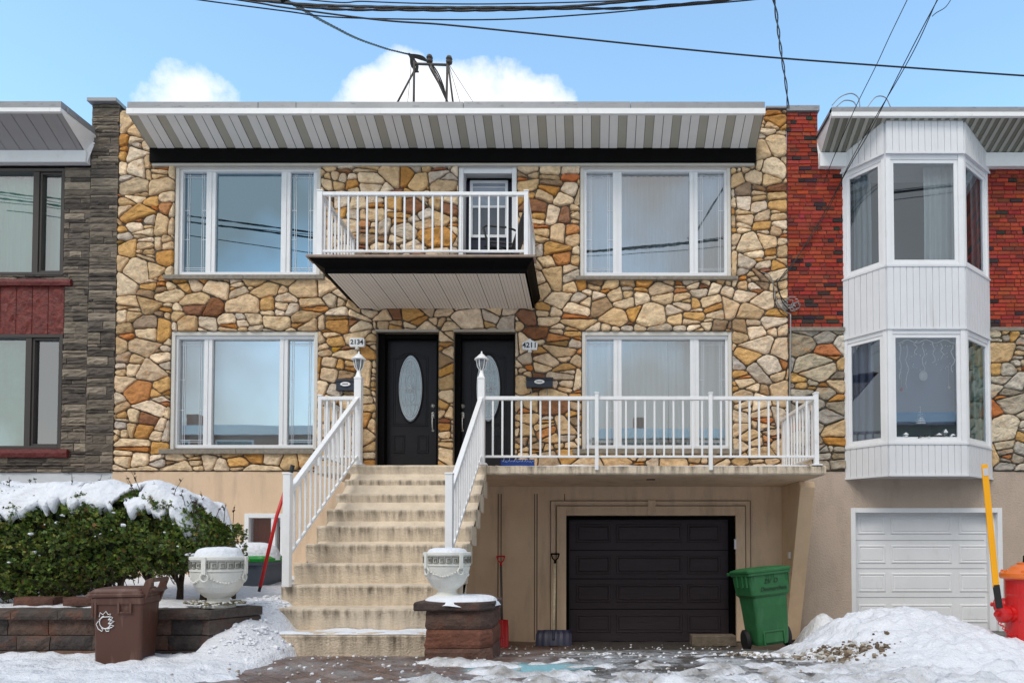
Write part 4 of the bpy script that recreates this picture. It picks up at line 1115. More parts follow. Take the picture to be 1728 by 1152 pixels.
# mailbox and number plates
def mailbox(px0, px1, py0, py1, label, hooks=True):
    Yw = -.05; x0, x1, z0, z1 = R(px0, py0, px1, py1, Yw-.1); t_ = thing('mailbox', ((x0+x1)/2, Yw, z0), label, 'mailbox', 'dark wall mailboxes beside the front doors')
    mb = MB(); cx = (x0+x1)/2; mb.prismx([(Yw, z0), (Yw-.10, z0), (Yw-.10, z1-.035), (Yw-.085, z1-.012), (Yw, z1-.002)], x0, x1); mb.build('box', M_MBOX, t_, bevel=.005)
    mb = MB(); mb.prismx([(Yw, z1), (Yw-.09, z1-.012), (Yw-.115, z1-.040), (Yw-.115, z1-.052), (Yw-.11, z1-.052), (Yw-.105, z1-.036), (Yw-.085, z1-.006), (Yw, z1-.004)][::-1], x0-.008, x1+.008); mb.build('lid', M_MBOX, t_)
    mb = MB(); mb.lathe((cx, Yw-.122, (z0+z1)/2), [(.075,0),(.082,.006),(.082,.012)], 24, 'Y', sy=.42); p = mb.build('badge', M_WHITE2, t_)
    mb = MB(); mb.box(cx-.045, cx+.045, Yw-.1245, Yw-.1225, (z0+z1)/2-.006, (z0+z1)/2+.006); mb.build('badge_line', M_INK, p)
    if hooks:
        mb = MB()
        for s in (-.13, .12): mb.tube([(cx+s, Yw-.03, z0), (cx+s+.005, Yw-.06, z0-.10), (cx+s+.01, Yw-.10, z0-.12), (cx+s+.01, Yw-.12, z0-.09)], .007, 6)
        mb.build('paper_hook', M_ALU, t_)
mailbox(567,599.5,638,658.5,'dark mailbox on the stone wall left of the left black door', False)
mailbox(888,932.5,635.5,653,'dark mailbox with paper hooks on the stone wall right of the right black door')
def plate(px0, px1, py0, py1, s, label, peak):
    Yw = -.07; x0, x1, z0, z1 = R(px0, py0, px1, py1, Yw-.05); cx = (x0+x1)/2
    t_ = thing('house_number', (cx, Yw, z0), label, 'number plate')
    mb = MB()
    if peak: poly = [(x0,z0),(x1,z0),(x1+.012,z0+.11),(x1,z1-.045),(cx+.03,z1-.01),(cx,z1+.02),(cx-.03,z1-.01),(x0,z1-.045),(x0-.012,z0+.11)]
    else: poly = [(x0,z0+.02),(x0+.01,z0),(x1-.01,z0),(x1,z0+.02),(x1,z1-.015),(x1-.015,z1),(x0+.015,z1),(x0,z1-.015)]
    mb.prism(poly, Yw-.06, Yw); mb.build('plaque', M_WHITE2, t_, bevel=.004)
    text(s, (z1-z0)*.72, M_INK, t_, front(cx, Yw-.063, z0+(z1-z0)*(.42 if peak else .5)), name='digits', weight=.002)
    mb = MB(); mb.lathe((cx, Yw-.04, z0-.03), [(.004,-.02),(.03,-.01),(.034,.01),(.02,.03)], 12); mb.build('lamp_socket', M_URN, t_)
plate(590,615,570,585,'2134','white house number box reading 2134 beside the left black door',False)
plate(882,906,573,590,'4211','white peaked house number plate reading 4211 beside the right black door',True)
# blue mat on the porch
mb = MB(); r = R(842,771.5,900,784,-1.55); rng = random.Random(2)
mb.box(r[0], r[1], -1.35, -1.32, pz1, r[3]-.0); 
tag(mb.build('doormat', M_BLUE, None), 'blue rolled mat with white scrawl standing on the porch floor behind the railing', 'mat')
mm_ = bpy.data.objects['doormat']; mb = MB()
x = r[0]+.02
while x < r[1]-.03:
    mb.tube([(x, -1.354, r[2]+.06+.01*rng.random()), (x+.012, -1.354, r[3]-.02), (x+.02, -1.354, r[2]+.07), (x+.03, -1.354, r[2]+.1*rng.random()+.05)], .003, 4); x += .038
mb.build('scrawl', M_LEAD, mm_)
# snow on the porch edge
mb = MB(); xs = [-1.2+.03*i for i in range(int(4.3/.03))]; ys = [-1.725+.03*i for i in range(9)]; nx = len(xs)
mb.v = [(x, y, pz1-.012+.035*max(-.2, fbm(x*1.7, y*3, 4.1)+.42)*(1 if j > 0 else .1)) for j, y in enumerate(ys) for x in xs]
mb.f = [(j*nx+i, j*nx+i+1, (j+1)*nx+i+1, (j+1)*nx+i) for j in range(len(ys)-1) for i in range(nx-1)]; mb.c = [None]*len(mb.f); mb.m = [0]*len(mb.f)
tag(mb.build('snow_patch', M_SNOW, None, smooth=True), 'thin line of snow along the front edge of the porch slab', 'snow')
# chair on the balcony
ch = thing('patio_chair', (X_(850,-.75), -.75, bzt), 'black metal patio chair on the upper balcony in front of the navy door', 'chair')
cx = X_(850,-.75,400); cy = -.75; z = bzt
mb = MB()
for s in (-1, 1):
    yy = cy+s*.26
    mb.tube([(cx-.30, yy, z), (cx-.20, yy, z+.42), (cx-.27, yy, z+.66), (cx-.22, yy, z+.69), (cx+.10, yy, z+.66), (cx+.24, yy, z+.60)], .016, 8)
    mb.tube([(cx+.30, yy, z), (cx+.10, yy, z+.30), (cx-.20, yy, z+.42)], .014, 8)
    mb.tube([(cx-.25, yy, z+.38), (cx+.15, yy, z+.36), (cx+.36, yy, z+1.0)], .015, 8)
    mb.build('side_frame', M_WIRE, ch, smooth=True); mb = MB()
mb = MB(); mb.obox(Vector((cx-.24, cy, z+.385)), Vector((1,0,-.05)).normalized(), Vector((0,1,0)), Vector((.05,0,1)).normalized(), 0, .40, -.25, .25, 0, .012); mb.build('seat', mat('dark_sling', srgb(58,58,64), .8), ch)
mb = MB(); mb.obox(Vector((cx+.16, cy, z+.38)), Vector((.32,0,1)).normalized(), Vector((0,1,0)), Vector((1,0,-.32)).normalized(), 0, .65, -.25, .25, 0, .012); mb.build('backrest', mat('dark_sling', ), ch)
# basement window
mb = MB(); ringr(mb, (bwin[0], bwin[1], bwin[2], bwin[3]), .07, -.04, .08, True); mb.box((bwin[0]+bwin[1])/2+.10, (bwin[0]+bwin[1])/2+.17, -.03, .07, bwin[2]+.07, bwin[3]-.07)
f = mb.build('basement_window', M_WHITE, house, bevel=.004)
mb = MB(); mb.add([(bwin[0]+.05,.04,bwin[2]+.05),(bwin[1]-.05,.04,bwin[2]+.05),(bwin[1]-.05,.04,bwin[3]-.05),(bwin[0]+.05,.04,bwin[3]-.05)], [(0,1,2,3)]); mb.build('pane', G_CLEAR, f)
room(house, bwin, .3); drape('curtain', bwin[0]+.02, bwin[1]-.02, bwin[2], bwin[3], .2, mat('rust_curtain', srgb(176,88,60), .9), 'rust coloured curtain behind the basement window beside the stairs', seed=9)

# ================================================================ LEFT NEIGHBOUR
lh = thing('grey_house', (-9, 0, 0), 'dark grey split stone house with bronze windows at the left edge', 'house')
gx0 = -13.0; gx1 = xL-.006; gY = -.02; px1 = X_(108, gY, 500)
wU = (X_(-60,gY,380), X_(108,gY,380), Z_(464,gY,60), Z_(284,gY,60)); wLo = (X_(-60,gY,660), X_(104,gY,660), Z_(757,gY,60), Z_(564,gY,60))
pilx = X_(151, gY, 400)
GT = Z_(176, gY, 180); GM = Z_(283, gY, 100); GB = Z_(797, gY, 100)
spand = (X_(-60,gY,520), X_(108,gY,520), Z_(564,gY,60), Z_(480,gY,60))
mb = MB(); wall_sheet(mb, (gx0, gx1, GB, GM), [wU, wLo], gY+.02, .25); mb.add([(pilx,gY+.02,GM),(gx1,gY+.02,GM),(gx1,gY+.02,GT),(pilx,gY+.02,GT)], [(0,1,2,3)])
mb.add([(pilx,gY+.02,GM-.3),(pilx,gY+.02,GT),(pilx,1.5,GT),(pilx,1.5,GM-.3)], [(0,1,2,3)])
mb.build('mortar_bed', M_MORTAR_D, lh)
rng = random.Random(21); mb = MB(); gc = [(112,102,90),(98,89,80),(122,111,98),(88,80,73),(132,121,106)]
splitface(mb, X_(-330,gY,500), pilx, GB, GM, gY+.02, rng, [wU, wLo, spand], gc); splitface(mb, pilx, gx1, GB, GT, gY+.02, rng, [], gc)
mb.build('stone_cladding', M_SPLIT, lh)
mb = MB(); mb.box(pilx-.03, gx1+.0, -.10, .5, GT, GT+.06); mb.build('parapet_cap', M_FLASH, lh, bevel=.005)
mb = MB(); mb.add([(gx0,0.02,-.3),(gx1,0.02,-.3),(gx1,9,-.3),(gx0,9,-.3),(gx0,.02,GM+.1),(gx1,.02,GM+.1),(gx1,9,GM+.1),(gx0,9,GM+.1)], [(4,5,6,7),(1,2,6,5),(2,3,7,6),(3,0,4,7)]); mb.build('rear_walls', M_MORTAR_D, lh)
mb = MB(); mb.box(gx0, gx1, .0, .015, -.3, GB-.001); mb.build('base_wall', mat('pale_base_paint', srgb(206,210,214), .85, var=.05), lh)
def dark_window(r, px_m, py0, py1):
    x0, x1, z0, z1 = r; mb = MB(); ringr(mb, r, .05, gY+.0, gY+.14, True)
    a, b_ = X_(px_m[0], gY, 600), X_(px_m[1], gY, 600); mb.box(a, b_, gY+.01, gY+.14, z0+.05, z1-.05)
    ringr(mb, (b_, x1-.05, z0+.05, z1-.05), .035, gY+.03, gY+.12, True)
    f = mb.build('window', M_BROWNF, lh, bevel=.004)
    for (c, d) in ((x0+.05, a), (b_+.03, x1-.08)):
        p = MB(); p.add([(c,gY+.08,z0+.05),(d,gY+.08,z0+.05),(d,gY+.08,z1-.05),(c,gY+.08,z1-.05)], [(0,1,2,3)]); p.build('pane', G_TEAL, f)
dark_window(wU, (49,59), 0, 0); dark_window(wLo, (42,52), 0, 0)
room(lh, wU, .25, 1.2, M_ROOM); room(lh, wLo, .25, 1.2, M_DARK)
drape('curtain', wU[0]+.05, wU[1]-.04, wU[2]+.05, wU[3]-.03, .22, mat('mint_curtain', srgb(196,220,212), .85, var=.12, vscale=7, stretch=(2.5,1,.08)), 'white curtain behind the upper bronze window of the grey house', fold=.2, seed=11)
drape('curtain', wLo[0]+.05, X_(44,0,600), wLo[2]+.05, wLo[3]-.03, .22, mat('seafoam_curtain', srgb(156,204,186), .85, var=.1, vscale=6), 'pale green curtain behind the lower bronze window of the grey house', fold=.25, seed=13)
rng = random.Random(4)
mb = MB()
for (pxa, pxb, ya_, yb_) in ((-60,118,470,481),(-60,112,757,771)):
    x0, x1, z0, z1 = R(pxa, ya_, pxb, yb_, gY-.06); n_ = 24; vs = []
    for i in range(n_+1):
        x = x0+(x1-x0)*i/n_; e = .012*nz3(x*8, z0, 1); e2 = .014*nz3(x*7, z0, 5)
        vs += [(x, gY-.05+e, z0+e2*.4), (x, gY-.065+e2, (z0+z1)/2), (x, gY-.05+e2, z1), (x, gY+.06, z1), (x, gY+.06, z0)]
    fs = [(i*5+j, i*5+(j+1) % 5, (i+1)*5+(j+1) % 5, (i+1)*5+j) for i in range(n_) for j in range(5)]+[(0,4,3,2,1), tuple(n_*5+j for j in range(5))]
    mb.add(vs, fs)
mb.build('window_sill', M_REDSTONE, lh)
mb = MB(); x0, x1, z0, z1 = spand; bwid = X_(55)-X_(28)
x = x1
while x > x0:
    n_ = 5; vs = []
    for j in range(9):
        for i in range(n_+1):
            e = 0 if i in (0, n_) or j in (0, 8) else 1
            vs.append((x-bwid+.006+(bwid-.012)*i/n_, gY+.004-e*(.008+.030*nz3((x+i)*3, j*1.7, 2)), z0+.004+(z1-z0-.008)*j/8))
    fs = [(j*(n_+1)+i, j*(n_+1)+i+1, (j+1)*(n_+1)+i+1, (j+1)*(n_+1)+i) for j in range(8) for i in range(n_)]; mb.add(vs, fs); x -= bwid
mb.box(x0, x1, gY+.012, gY+.03, z0, z1)
mb.build('red_panel', mat('red_panel_stone', srgb(108,36,27), .5, var=.4, vscale=11, bump=2.0, bscale=12), lh)
# left eave
LYf, LYb = -.68, -.08
lz_t = Z_(171.5, LYf, 50); lz_m = Z_(184, LYf, 50); lz_f = Z_(190.5, LYf, 50); lz_s = Z_(255, LYb, 50); lz_b = Z_(275, LYb, 50)
lx_f = X_(104, LYf, 180); lx_b = X_(147, LYb, 260); lx_s = X_(141, LYb, 255)
mb = MB(); mb.box(gx0, lx_f, LYf-.01, LYf+.08, lz_m, lz_t); 
mb.add([(lx_f,LYf-.01,lz_m),(lx_f,LYf-.01,lz_t),(lx_f+.05,.3,lz_t),(lx_f+.05,.3,lz_m)], [(0,3,2,1)]); mb.build('roof_flashing', M_FLASH, lh, bevel=.004)
mb = MB(); mb.box(gx0, lx_f+.01, LYf-.03, LYf+.02, lz_f, lz_m)
mb.add([(lx_f+.01,LYf-.02,lz_m),(lx_f+.05,.0,lz_m),(lx_b,LYb,lz_b),(lx_b-.04,LYb,lz_s),(lx_f,LYf,lz_f)], [(0,1,2,3,4)])
mb.build('fascia', M_WHITE2, lh)
mb = MB(); LGT0 = LGT; LGT = srgb(160,156,156); soffit(mb, gx0, lx_f-.01, gx0, lx_s, LYf+.02, lz_f+.004, LYb, lz_s, per=.235, lay=((0,.227,0),(.227,.235,2))); LGT = LGT0
mb.build('soffit', M_PERF if False else M_SOFFIT, lh)
mb = MB(); mb.box(gx0, lx_b, LYb-.03, -.0, lz_b, lz_s); mb.build('frieze_board', M_WHITE2, lh, bevel=.005)
mb = MB(); mb.box(gx0, lx_f+.04, LYf+.08, 9, lz_t-.12, lz_t-.05); mb.build('roof', M_FLASH, lh)

# ================================================================ RIGHT NEIGHBOUR
rh_ = thing('brick_house', (7, 0, 0), 'red brick and stone house with a white bay window at the right edge', 'house')
bxa = xR+.004; bxb = 14.0; zl = Z_(555, 0, 1380); zbr = Z_(287, -.02, 1690); zct = Z_(190, 0, 1350)
colx = X_(1380, 0, 250)
bayL, bayR = X_(1424, 0, 500), X_(1667, 0, 500)
gar2 = (X_(1435,.0,960), X_(1690,.0,960), .0, Z_(857,0,1560)); 
hb = [(bayL+.1, bayR-.1, Z_(745,0,1550), Z_(560,0,1550)), (bayL+.1, bayR-.1, Z_(445,0,1550), Z_(270,0,1550))]
mb = MB(); wall_sheet(mb, (bxa, bxb, zB, zl), [hb[0]], .0, .2); mb.build('mortar_bed', M_MORTAR, rh_)
mb = MB(); wall_sheet(mb, (bxa, bxb, zl, zbr+.3), [hb[1]], .004, .2); mb.add([(bxa,.004,zbr+.3),(colx,.004,zbr+.3),(colx,.004,zct),(bxa,.004,zct)], [(0,1,2,3)]); mb.add([(colx,.004,zbr),(colx,1.5,zbr),(colx,1.5,zct),(colx,.004,zct)], [(0,1,2,3)])
mb.build('brick_backing', mat('brick_mortar', srgb(122,104,96), .95, var=.3, vscale=8), rh_)
rng = random.Random(31)
flagstones((bxa, bayL, zB+.01, zl-.01), [], .0, rng, PAL_GREY).build('stone_cladding', M_STONE, rh_)
flagstones((bayR, X_(2000), zB+.01, zl-.01), [], .0, rng, PAL_GREY).build('stone_cladding', M_STONE, rh_)
mb = MB(); bricks(mb, bxa, bayL, zl+.02, zbr+.1, .0, rng); bricks(mb, bxa, colx, zbr+.1, zct-.01, .0, rng)
mb.build('brick_cladding', M_BRICK, rh_)
mb = MB(); bricks(mb, bayR, X_(2000), zl+.02, zbr+.1, .0, rng); mb.build('brick_cladding', M_BRICK, rh_)
mb = MB(); mb.box(bxa+.01, bayL-.01, -.07, .02, zl-.05, zl+.012); mb.box(bayR+.01, X_(2000), -.07, .02, zl-.05, zl+.012); mb.build('stone_ledge', M_SILL, rh_, bevel=.008)
mb = MB(); wall_sheet(mb, (bxa, bxb, -.3, zB), [(gar2[0], gar2[1], -.1, gar2[3])], -.03, .34); mb.add([(bxa,-.03,zB),(bxb,-.03,zB),(bxb,.02,zB),(bxa,.02,zB)], [(0,1,2,3)]); mb.build('base_wall', M_STUCCO2, rh_)
mb = MB(); mb.add([(bxa,0.02,-.3),(bxb,0.02,-.3),(bxb,9,-.3),(bxa,9,-.3),(bxa,.02,zbr+.35),(bxb,.02,zbr+.35),(bxb,9,zbr+.35),(bxa,9,zbr+.35)], [(4,5,6,7),(1,2,6,5),(2,3,7,6),(3,0,4,7)]); mb.build('rear_walls', M_MORTAR_D, rh_)
mb = MB(); mb.box(bxa-.01, colx+.02, -.05, .5, zct, zct+.09); mb.build('parapet_cap', M_FLASH, rh_, bevel=.005)
# garage
g2Y = .12
mb = MB(); ringr(mb, (gar2[0], gar2[1], .05, gar2[3]), .075, -.045, g2Y); mb.build('garage_trim', M_WHITE, rh_, bevel=.005)
cl2_ = [(X_(a, g2Y), X_(b_, g2Y)) for a, b_ in ((1444,1490),(1499,1601),(1613,1664))]
rw2 = [(Z_(b_, g2Y, 1500), Z_(a, g2Y, 1500)) for a, b_ in ((871,901),(919,950),(966,998),(1019,1050))]
gd2 = garage_door(rh_, (gar2[0]+.07, gar2[1]-.17, .16, gar2[3]-.075), g2Y, cl2_, rw2, M_WHITE)
mb = MB()
for py in (911, 958.5, 1007): mb.box(gar2[0]+.08, gar2[1]-.2, g2Y-.004, g2Y-.001, Z_(py, g2Y, 1500)-.004, Z_(py, g2Y, 1500)+.004)
mb.build('panel_joint', mat('grey_joint', srgb(150,154,160), .6), gd2)
mb = MB(); mb.box(gar2[1]-.17, gar2[1]-.075, .04, g2Y+.02, .1, gar2[3]-.075); mb.build('garage_jamb', M_WHITE, rh_)
mb = MB(); r = R(1682,898,1688,914,.03); mb.box(r[0], r[1], .01, .04, r[2], r[3]); mb.build('keypad', M_ALU, rh_, bevel=.004)
# bay window
by = -.54; PA = Vector((bayL, -.0, 0)); PB = Vector((X_(1496, by, 500), by, 0)); PC = Vector((X_(1627, by, 500), by, 0)); PD = Vector((bayR, -.0, 0))
segs = [(PA, PB), (PB, PC), (PC, PD)]
def seg(p, q):
    e = (q-p); ln = e.length; e.normalize(); nrm = Vector((e.y, -e.x, 0)); return e, nrm, ln
bz = [Z_(803, by, 1560), Z_(748, by, 1560), Z_(556, by, 1560), Z_(449, by, 1560), Z_(262, by, 1560), Z_(200, by, 1560)+.1]
up = Vector((0,0,1))
for (z0, z1, out) in ((bz[0], bz[1], .03), (bz[2], bz[3], .03), (bz[4], bz[5], .05)):
    bay = MB()
    for (p, q) in segs:
        e, nr, ln = seg(p, q); nb = max(3, round(ln/.098)); w = ln/nb
        bay.obox(p, e, nr, up, 0, ln, -.02, out-.012, z0, z1)
        for i in range(nb): bay.obox(p, e, nr, up, i*w+.004, (i+1)*w-.004, out-.012, out, z0+.002, z1-.002)
        bay.obox(p, e, nr, up, -.012, ln+.012, out, out+.012, z1-.02, z1+.006); 
        bay.obox(p, e, nr, up, -.012, ln+.012, out, out+.010, z0-.004, z0+.03)
    if z0 == bz[0]: bay.add([(PA.x,0,bz[0]+.01),(PB.x,by,bz[0]+.01),(PC.x,by,bz[0]+.01),(PD.x,0,bz[0]+.01)], [(3,2,1,0)])
    bay.build('bay_siding', M_SIDING, rh_)
def bay_sash(z0, z1, lower):
    mb = MB()
    for si, (p, q) in enumerate(segs):
        e, nr, ln = seg(p, q)
        pw = .075 if si == 1 else .06
        # corner posts, head and sill
        for (a, b_) in ((0, pw), (ln-pw, ln)): mb.obox(p, e, nr, up, a, b_, -.05, .02+.004*si, z0, z1)
        mb.obox(p, e, nr, up, pw, ln-pw, -.05, .012, z1-.07, z1); mb.obox(p, e, nr, up, pw, ln-pw, -.05, .02, z0, z0+.045)
        a0, a1, c0, c1 = pw, ln-pw, z0+.045, z1-.07; k = .055
        mb.obox(p, e, nr, up, a0, a0+k, -.04, .0, c0, c1); mb.obox(p, e, nr, up, a1-k, a1, -.04, .0, c0, c1)
        mb.obox(p, e, nr, up, a0+k, a1-k, -.04, .0, c0, c0+k); mb.obox(p, e, nr, up, a0+k, a1-k, -.04, .0, c1-k, c1)
    return mb.build('bay_sash', M_WHITE, rh_, bevel=.004)
def bay_glass(sash, z0, z1, gl):
    for si, (p, q) in enumerate(segs):
        e, nr, ln = seg(p, q); pw = .075 if si == 1 else .06; a, b_ = pw+.05, ln-pw-.05; c, d = z0+.095, z1-.12
        m_ = MB(); m_.add([p+e*a+nr*-.02+up*c, p+e*b_+nr*-.02+up*c, p+e*b_+nr*-.02+up*d, p+e*a+nr*-.02+up*d], [(0,1,2,3)]); m_.build('pane', gl, sash)
s1 = bay_sash(bz[1], bz[2], True); bay_glass(s1, bz[1], bz[2], glass('bay_glass', .16, (.92,.95,.97,1), .010, (.8,.9,1,1))); s2 = bay_sash(bz[3], bz[4], False); bay_glass(s2, bz[3], bz[4], MATS['bay_glass'])
mb = MB()
for (z0, z1) in ((bz[1]-.02, bz[2]+.02), (bz[3]-.02, bz[4]+.02)):
    mb.add([(bayL+.1,.2,z0),(bayR-.1,.2,z0),(bayR-.1,1.6,z0),(bayL+.1,1.6,z0),(bayL+.1,.2,z1),(bayR-.1,.2,z1),(bayR-.1,1.6,z1),(bayL+.1,1.6,z1)], [(0,1,2,3),(4,7,6,5),(1,2,6,5),(2,3,7,6),(3,0,4,7)])
mb.build('room', M_ROOM, rh_)
for (z0, z1) in ((bz[1]-.012, 0), (bz[2]+.012, 0), (bz[3]-.012, 0), (bz[4]+.012, 0)):
    m_ = MB(); m_.add([(PA.x+.03,.0,z0),(PB.x+.01,by+.03,z0),(PC.x-.01,by+.03,z0),(PD.x-.03,.0,z0),(PD.x-.03,.25,z0),(PA.x+.03,.25,z0)], [(0,1,2,3,4,5)]); m_.build('bay_floor', M_WHITE, rh_)
drape('curtain', X_(1556, -.2, 400), X_(1612, -.2, 400), bz[3]+.02, bz[4]-.02, -.25, M_CURT, 'white curtain panel in the front pane of the upper bay window', fold=.09, seed=17)
drape('curtain', PA.x+.16, PB.x+.0, bz[3]+.02, bz[4]-.02, -.02, M_CURTG, 'grey sheer curtain in the left pane of the upper bay window', fold=.09, seed=18)
drape('curtain', X_(1636, .0, 400), PD.x-.06, bz[3]+.02, bz[4]-.02, -.02, M_CURTG, 'dark curtain in the narrow right pane of the upper bay window', fold=.09, seed=19)
drape('curtain', X_(1634, .0, 600), PD.x-.06, bz[1]+.02, bz[2]-.02, -.02, mat('seafoam_curtain'), 'pale green curtain in the narrow right pane of the lower bay window', fold=.09, seed=20)
mb = MB(); mb.box(PB.x+.05, PC.x-.05, by+.22, by+.23, Z_(712, by, 1560), bz[2]-.01); tag(mb.build('roller_blind', mat('grey_shade', srgb(140,152,176), .8)), 'grey shade pulled down behind the ornaments in the lower bay window', 'shade')
drape('curtain', PA.x+.12, PB.x+.02, bz[1]+.06, bz[2]-.02, -.02, mat('lilac_reflection', srgb(138,142,166), .9, var=.15, vscale=7, stretch=(2.5,1,.08)), 'added lilac grey sheer standing in for the reflection in the left pane of the lower bay window', fold=.12, seed=23)  # added sheer; its lilac grey imitates what the pane reflects
# window decorations
orn = MB(); rng = random.Random(77); yy = by+.05
def squig(x, z0, z1, r=.004, amp=.02):
    pts = []; n_ = 9
    for i in range(n_+1): pts.append((x+amp*sin(i*1.3+x*9)+rng.gauss(0,.006), yy+.01*sin(i), z0+(z1-z0)*i/n_))
    return pts
ls = thing('icicle_lights', (PB.x, yy, bz[2]), 'white icicle string lights hung across the top of the lower bay window', 'string lights')
for (px, a, b_) in ((1519,580,640),(1530,583,655),(1545,575,598),(1558,578,625),(1576,578,612),(1590,580,606),(1607,582,628)):
    orn.tube(squig(X_(px, yy, 600), Z_(a, yy, 1560), Z_(b_, yy, 1560)), .0075, 5)
orn.tube([(X_(p, yy, 600), yy, Z_(576+3*sin(p*.2), yy, 1560)) for p in range(1515, 1616, 6)], .006, 5); orn.build('light_strand', M_WHITE2, ls)
orn = MB()
for i in range(40):
    px = rng.uniform(1517, 1610); py = rng.uniform(578, 625); q = P(px, py, yy); orn.lathe((q.x, q.y, q.z), [(.002,-.011),(.011,0),(.002,.011)], 6)
orn.build('bulb', M_WHITE2, ls)
def ornament(name, px, py, r, m, label, string=40):
    q = P(px, py, yy); t_ = thing(name, (q.x, q.y, q.z), label, 'ornament'); mb = MB()
    mb.lathe((q.x,q.y,q.z), [(.003,-r),(r*.6,-r*.8),(r,-.0),(r*.6,r*.8),(.006,r),(.006,r*1.3)], 14); mb.build('ball', m, t_, smooth=True)
    mb = MB(); mb.tube([(q.x,q.y,q.z+r), (q.x,q.y,q.z+string/110)], .0015, 4); mb.build('string', M_WHITE2, t_)
ornament('bauble', 1521, 657, .028, M_REDP, 'red bauble hanging low at the left of the lower bay window')
ornament('bauble', 1601, 654, .026, M_WOOD, 'pale gold bauble hanging at the right of the lower bay window')
q = P(1558, 634, yy); t_ = thing('snowflake_disc', (q.x,q.y,q.z), 'round white filigree disc hanging in the centre of the lower bay window', 'ornament'); mb = MB()
for rr_ in (.03, .05, .072): mb.tube([(q.x+rr_*.8*cos(2*pi*k/20), q.y, q.z+rr_*sin(2*pi*k/20)) for k in range(21)], .008, 5, False)
for k in range(6): mb.tube([(q.x, q.y, q.z), (q.x+.056*cos(k*pi/3), q.y, q.z+.07*sin(k*pi/3))], .005, 5)
mb.build('filigree', M_WHITE2, t_)
q = P(1553, 700, yy); t_ = thing('wire_tree', (q.x, q.y, Z_(716, yy)), 'small white wire tree standing in the lower bay window', 'ornament'); mb = MB()
for i in range(7):
    rr_ = .085*(1-i/7.5); zz = Z_(714, yy)+i*.035; mb.tube([(q.x+rr_*cos(2*pi*k/16), q.y+rr_*.5*sin(2*pi*k/16), zz) for k in range(17)], .0045, 5, False)
mb.tube([(q.x, q.y, Z_(716, yy)), (q.x, q.y, Z_(716, yy)+.28)], .004, 5); mb.build('coil', M_WHITE2, t_)
t_ = thing('toy_village', (X_(1570, yy, 730), yy, bz[1]+.05), 'row of little model houses and snow on the sill of the lower bay window', 'window display'); mb = MB()
zb_ = bz[1]+.085
for (px, w, h_, c) in ((1527,.07,.09,(190,180,170)),(1583,.08,.08,(170,110,80)),(1594,.05,.14,(220,215,205)),(1606,.06,.07,(150,150,150))):
    x = X_(px, yy, 730); cc = srgb(*c); mb.box(x-w/2, x+w/2, yy-.03, yy+.03, zb_, zb_+h_*.6, cc); mb.add([(x-w/2-.01,yy-.04,zb_+h_*.6),(x+w/2+.01,yy-.04,zb_+h_*.6),(x+w/2+.01,yy+.04,zb_+h_*.6),(x-w/2-.01,yy+.04,zb_+h_*.6),(x,yy-.04,zb_+h_),(x,yy+.04,zb_+h_)], [(0,1,4),(1,2,5,4),(2,3,5),(3,0,4,5)], srgb(226,228,232))
for i in range(90):
    x = X_(rng.uniform(1514, 1616), yy, 730); lump(mb, (x, yy+rng.gauss(0,.03), zb_+rng.random()*.05), .008+.012*rng.random(), rng, srgb(*rng.choice([(60,66,58),(80,78,70),(200,204,206),(40,44,42)])), n1=4, n2=5)
mb.build('models', M_SNOWD, t_)
# right eave
RYf, RYb = -.66, -.08
rz_t = Z_(181, RYf, 1560); rz_m = Z_(191, RYf, 1560); rz_f = Z_(198, RYf, 1560); rz_s = Z_(259, RYb, 1400); rz_b = Z_(282, RYb, 1560)
rx_f = X_(1403, RYf, 185); rx_b = X_(1383, RYb, 265)
mb = MB(); mb.box(rx_f, bxb, RYf-.01, RYf+.08, rz_m, rz_t); mb.add([(rx_f,RYf-.01,rz_m),(rx_f,RYf-.01,rz_t),(rx_f-.0,.3,rz_t),(rx_f-.0,.3,rz_m)], [(0,1,2,3)]); mb.build('roof_flashing', M_FLASH, rh_, bevel=.004)
mb = MB(); mb.box(rx_f-.01, bxb, RYf-.03, RYf+.02, rz_f, rz_m)
mb.add([(rx_f,RYf-.02,rz_m),(rx_f,RYf,rz_f),(rx_b+.02,RYb,rz_s),(rx_b,RYb,rz_b),(rx_f,.0,rz_m)], [(4,3,2,1,0)]); mb.build('fascia', M_WHITE2, rh_)
mb = MB(); L0, P0 = LGT, PRF; LGT = srgb(166,166,156); PRF = srgb(116,116,104); soffit(mb, rx_f+.01, bxb, rx_b+.02, bxb, RYf+.02, rz_f+.004, RYb, rz_s, per=.13, lay=((0,.058,0),(.058,.064,2),(.064,.124,1),(.124,.13,2))); LGT, PRF = L0, P0
mb.build('soffit', M_SOFFIT, rh_)
mb = MB(); mb.box(rx_b, bxb, RYb-.03, -.0, rz_b, rz_s); mb.build('frieze_board', M_WHITE2, rh_, bevel=.005)
mb = MB(); mb.box(rx_f, bxb, RYf+.08, 9, rz_t-.12, rz_t-.05); mb.build('roof', M_FLASH, rh_)

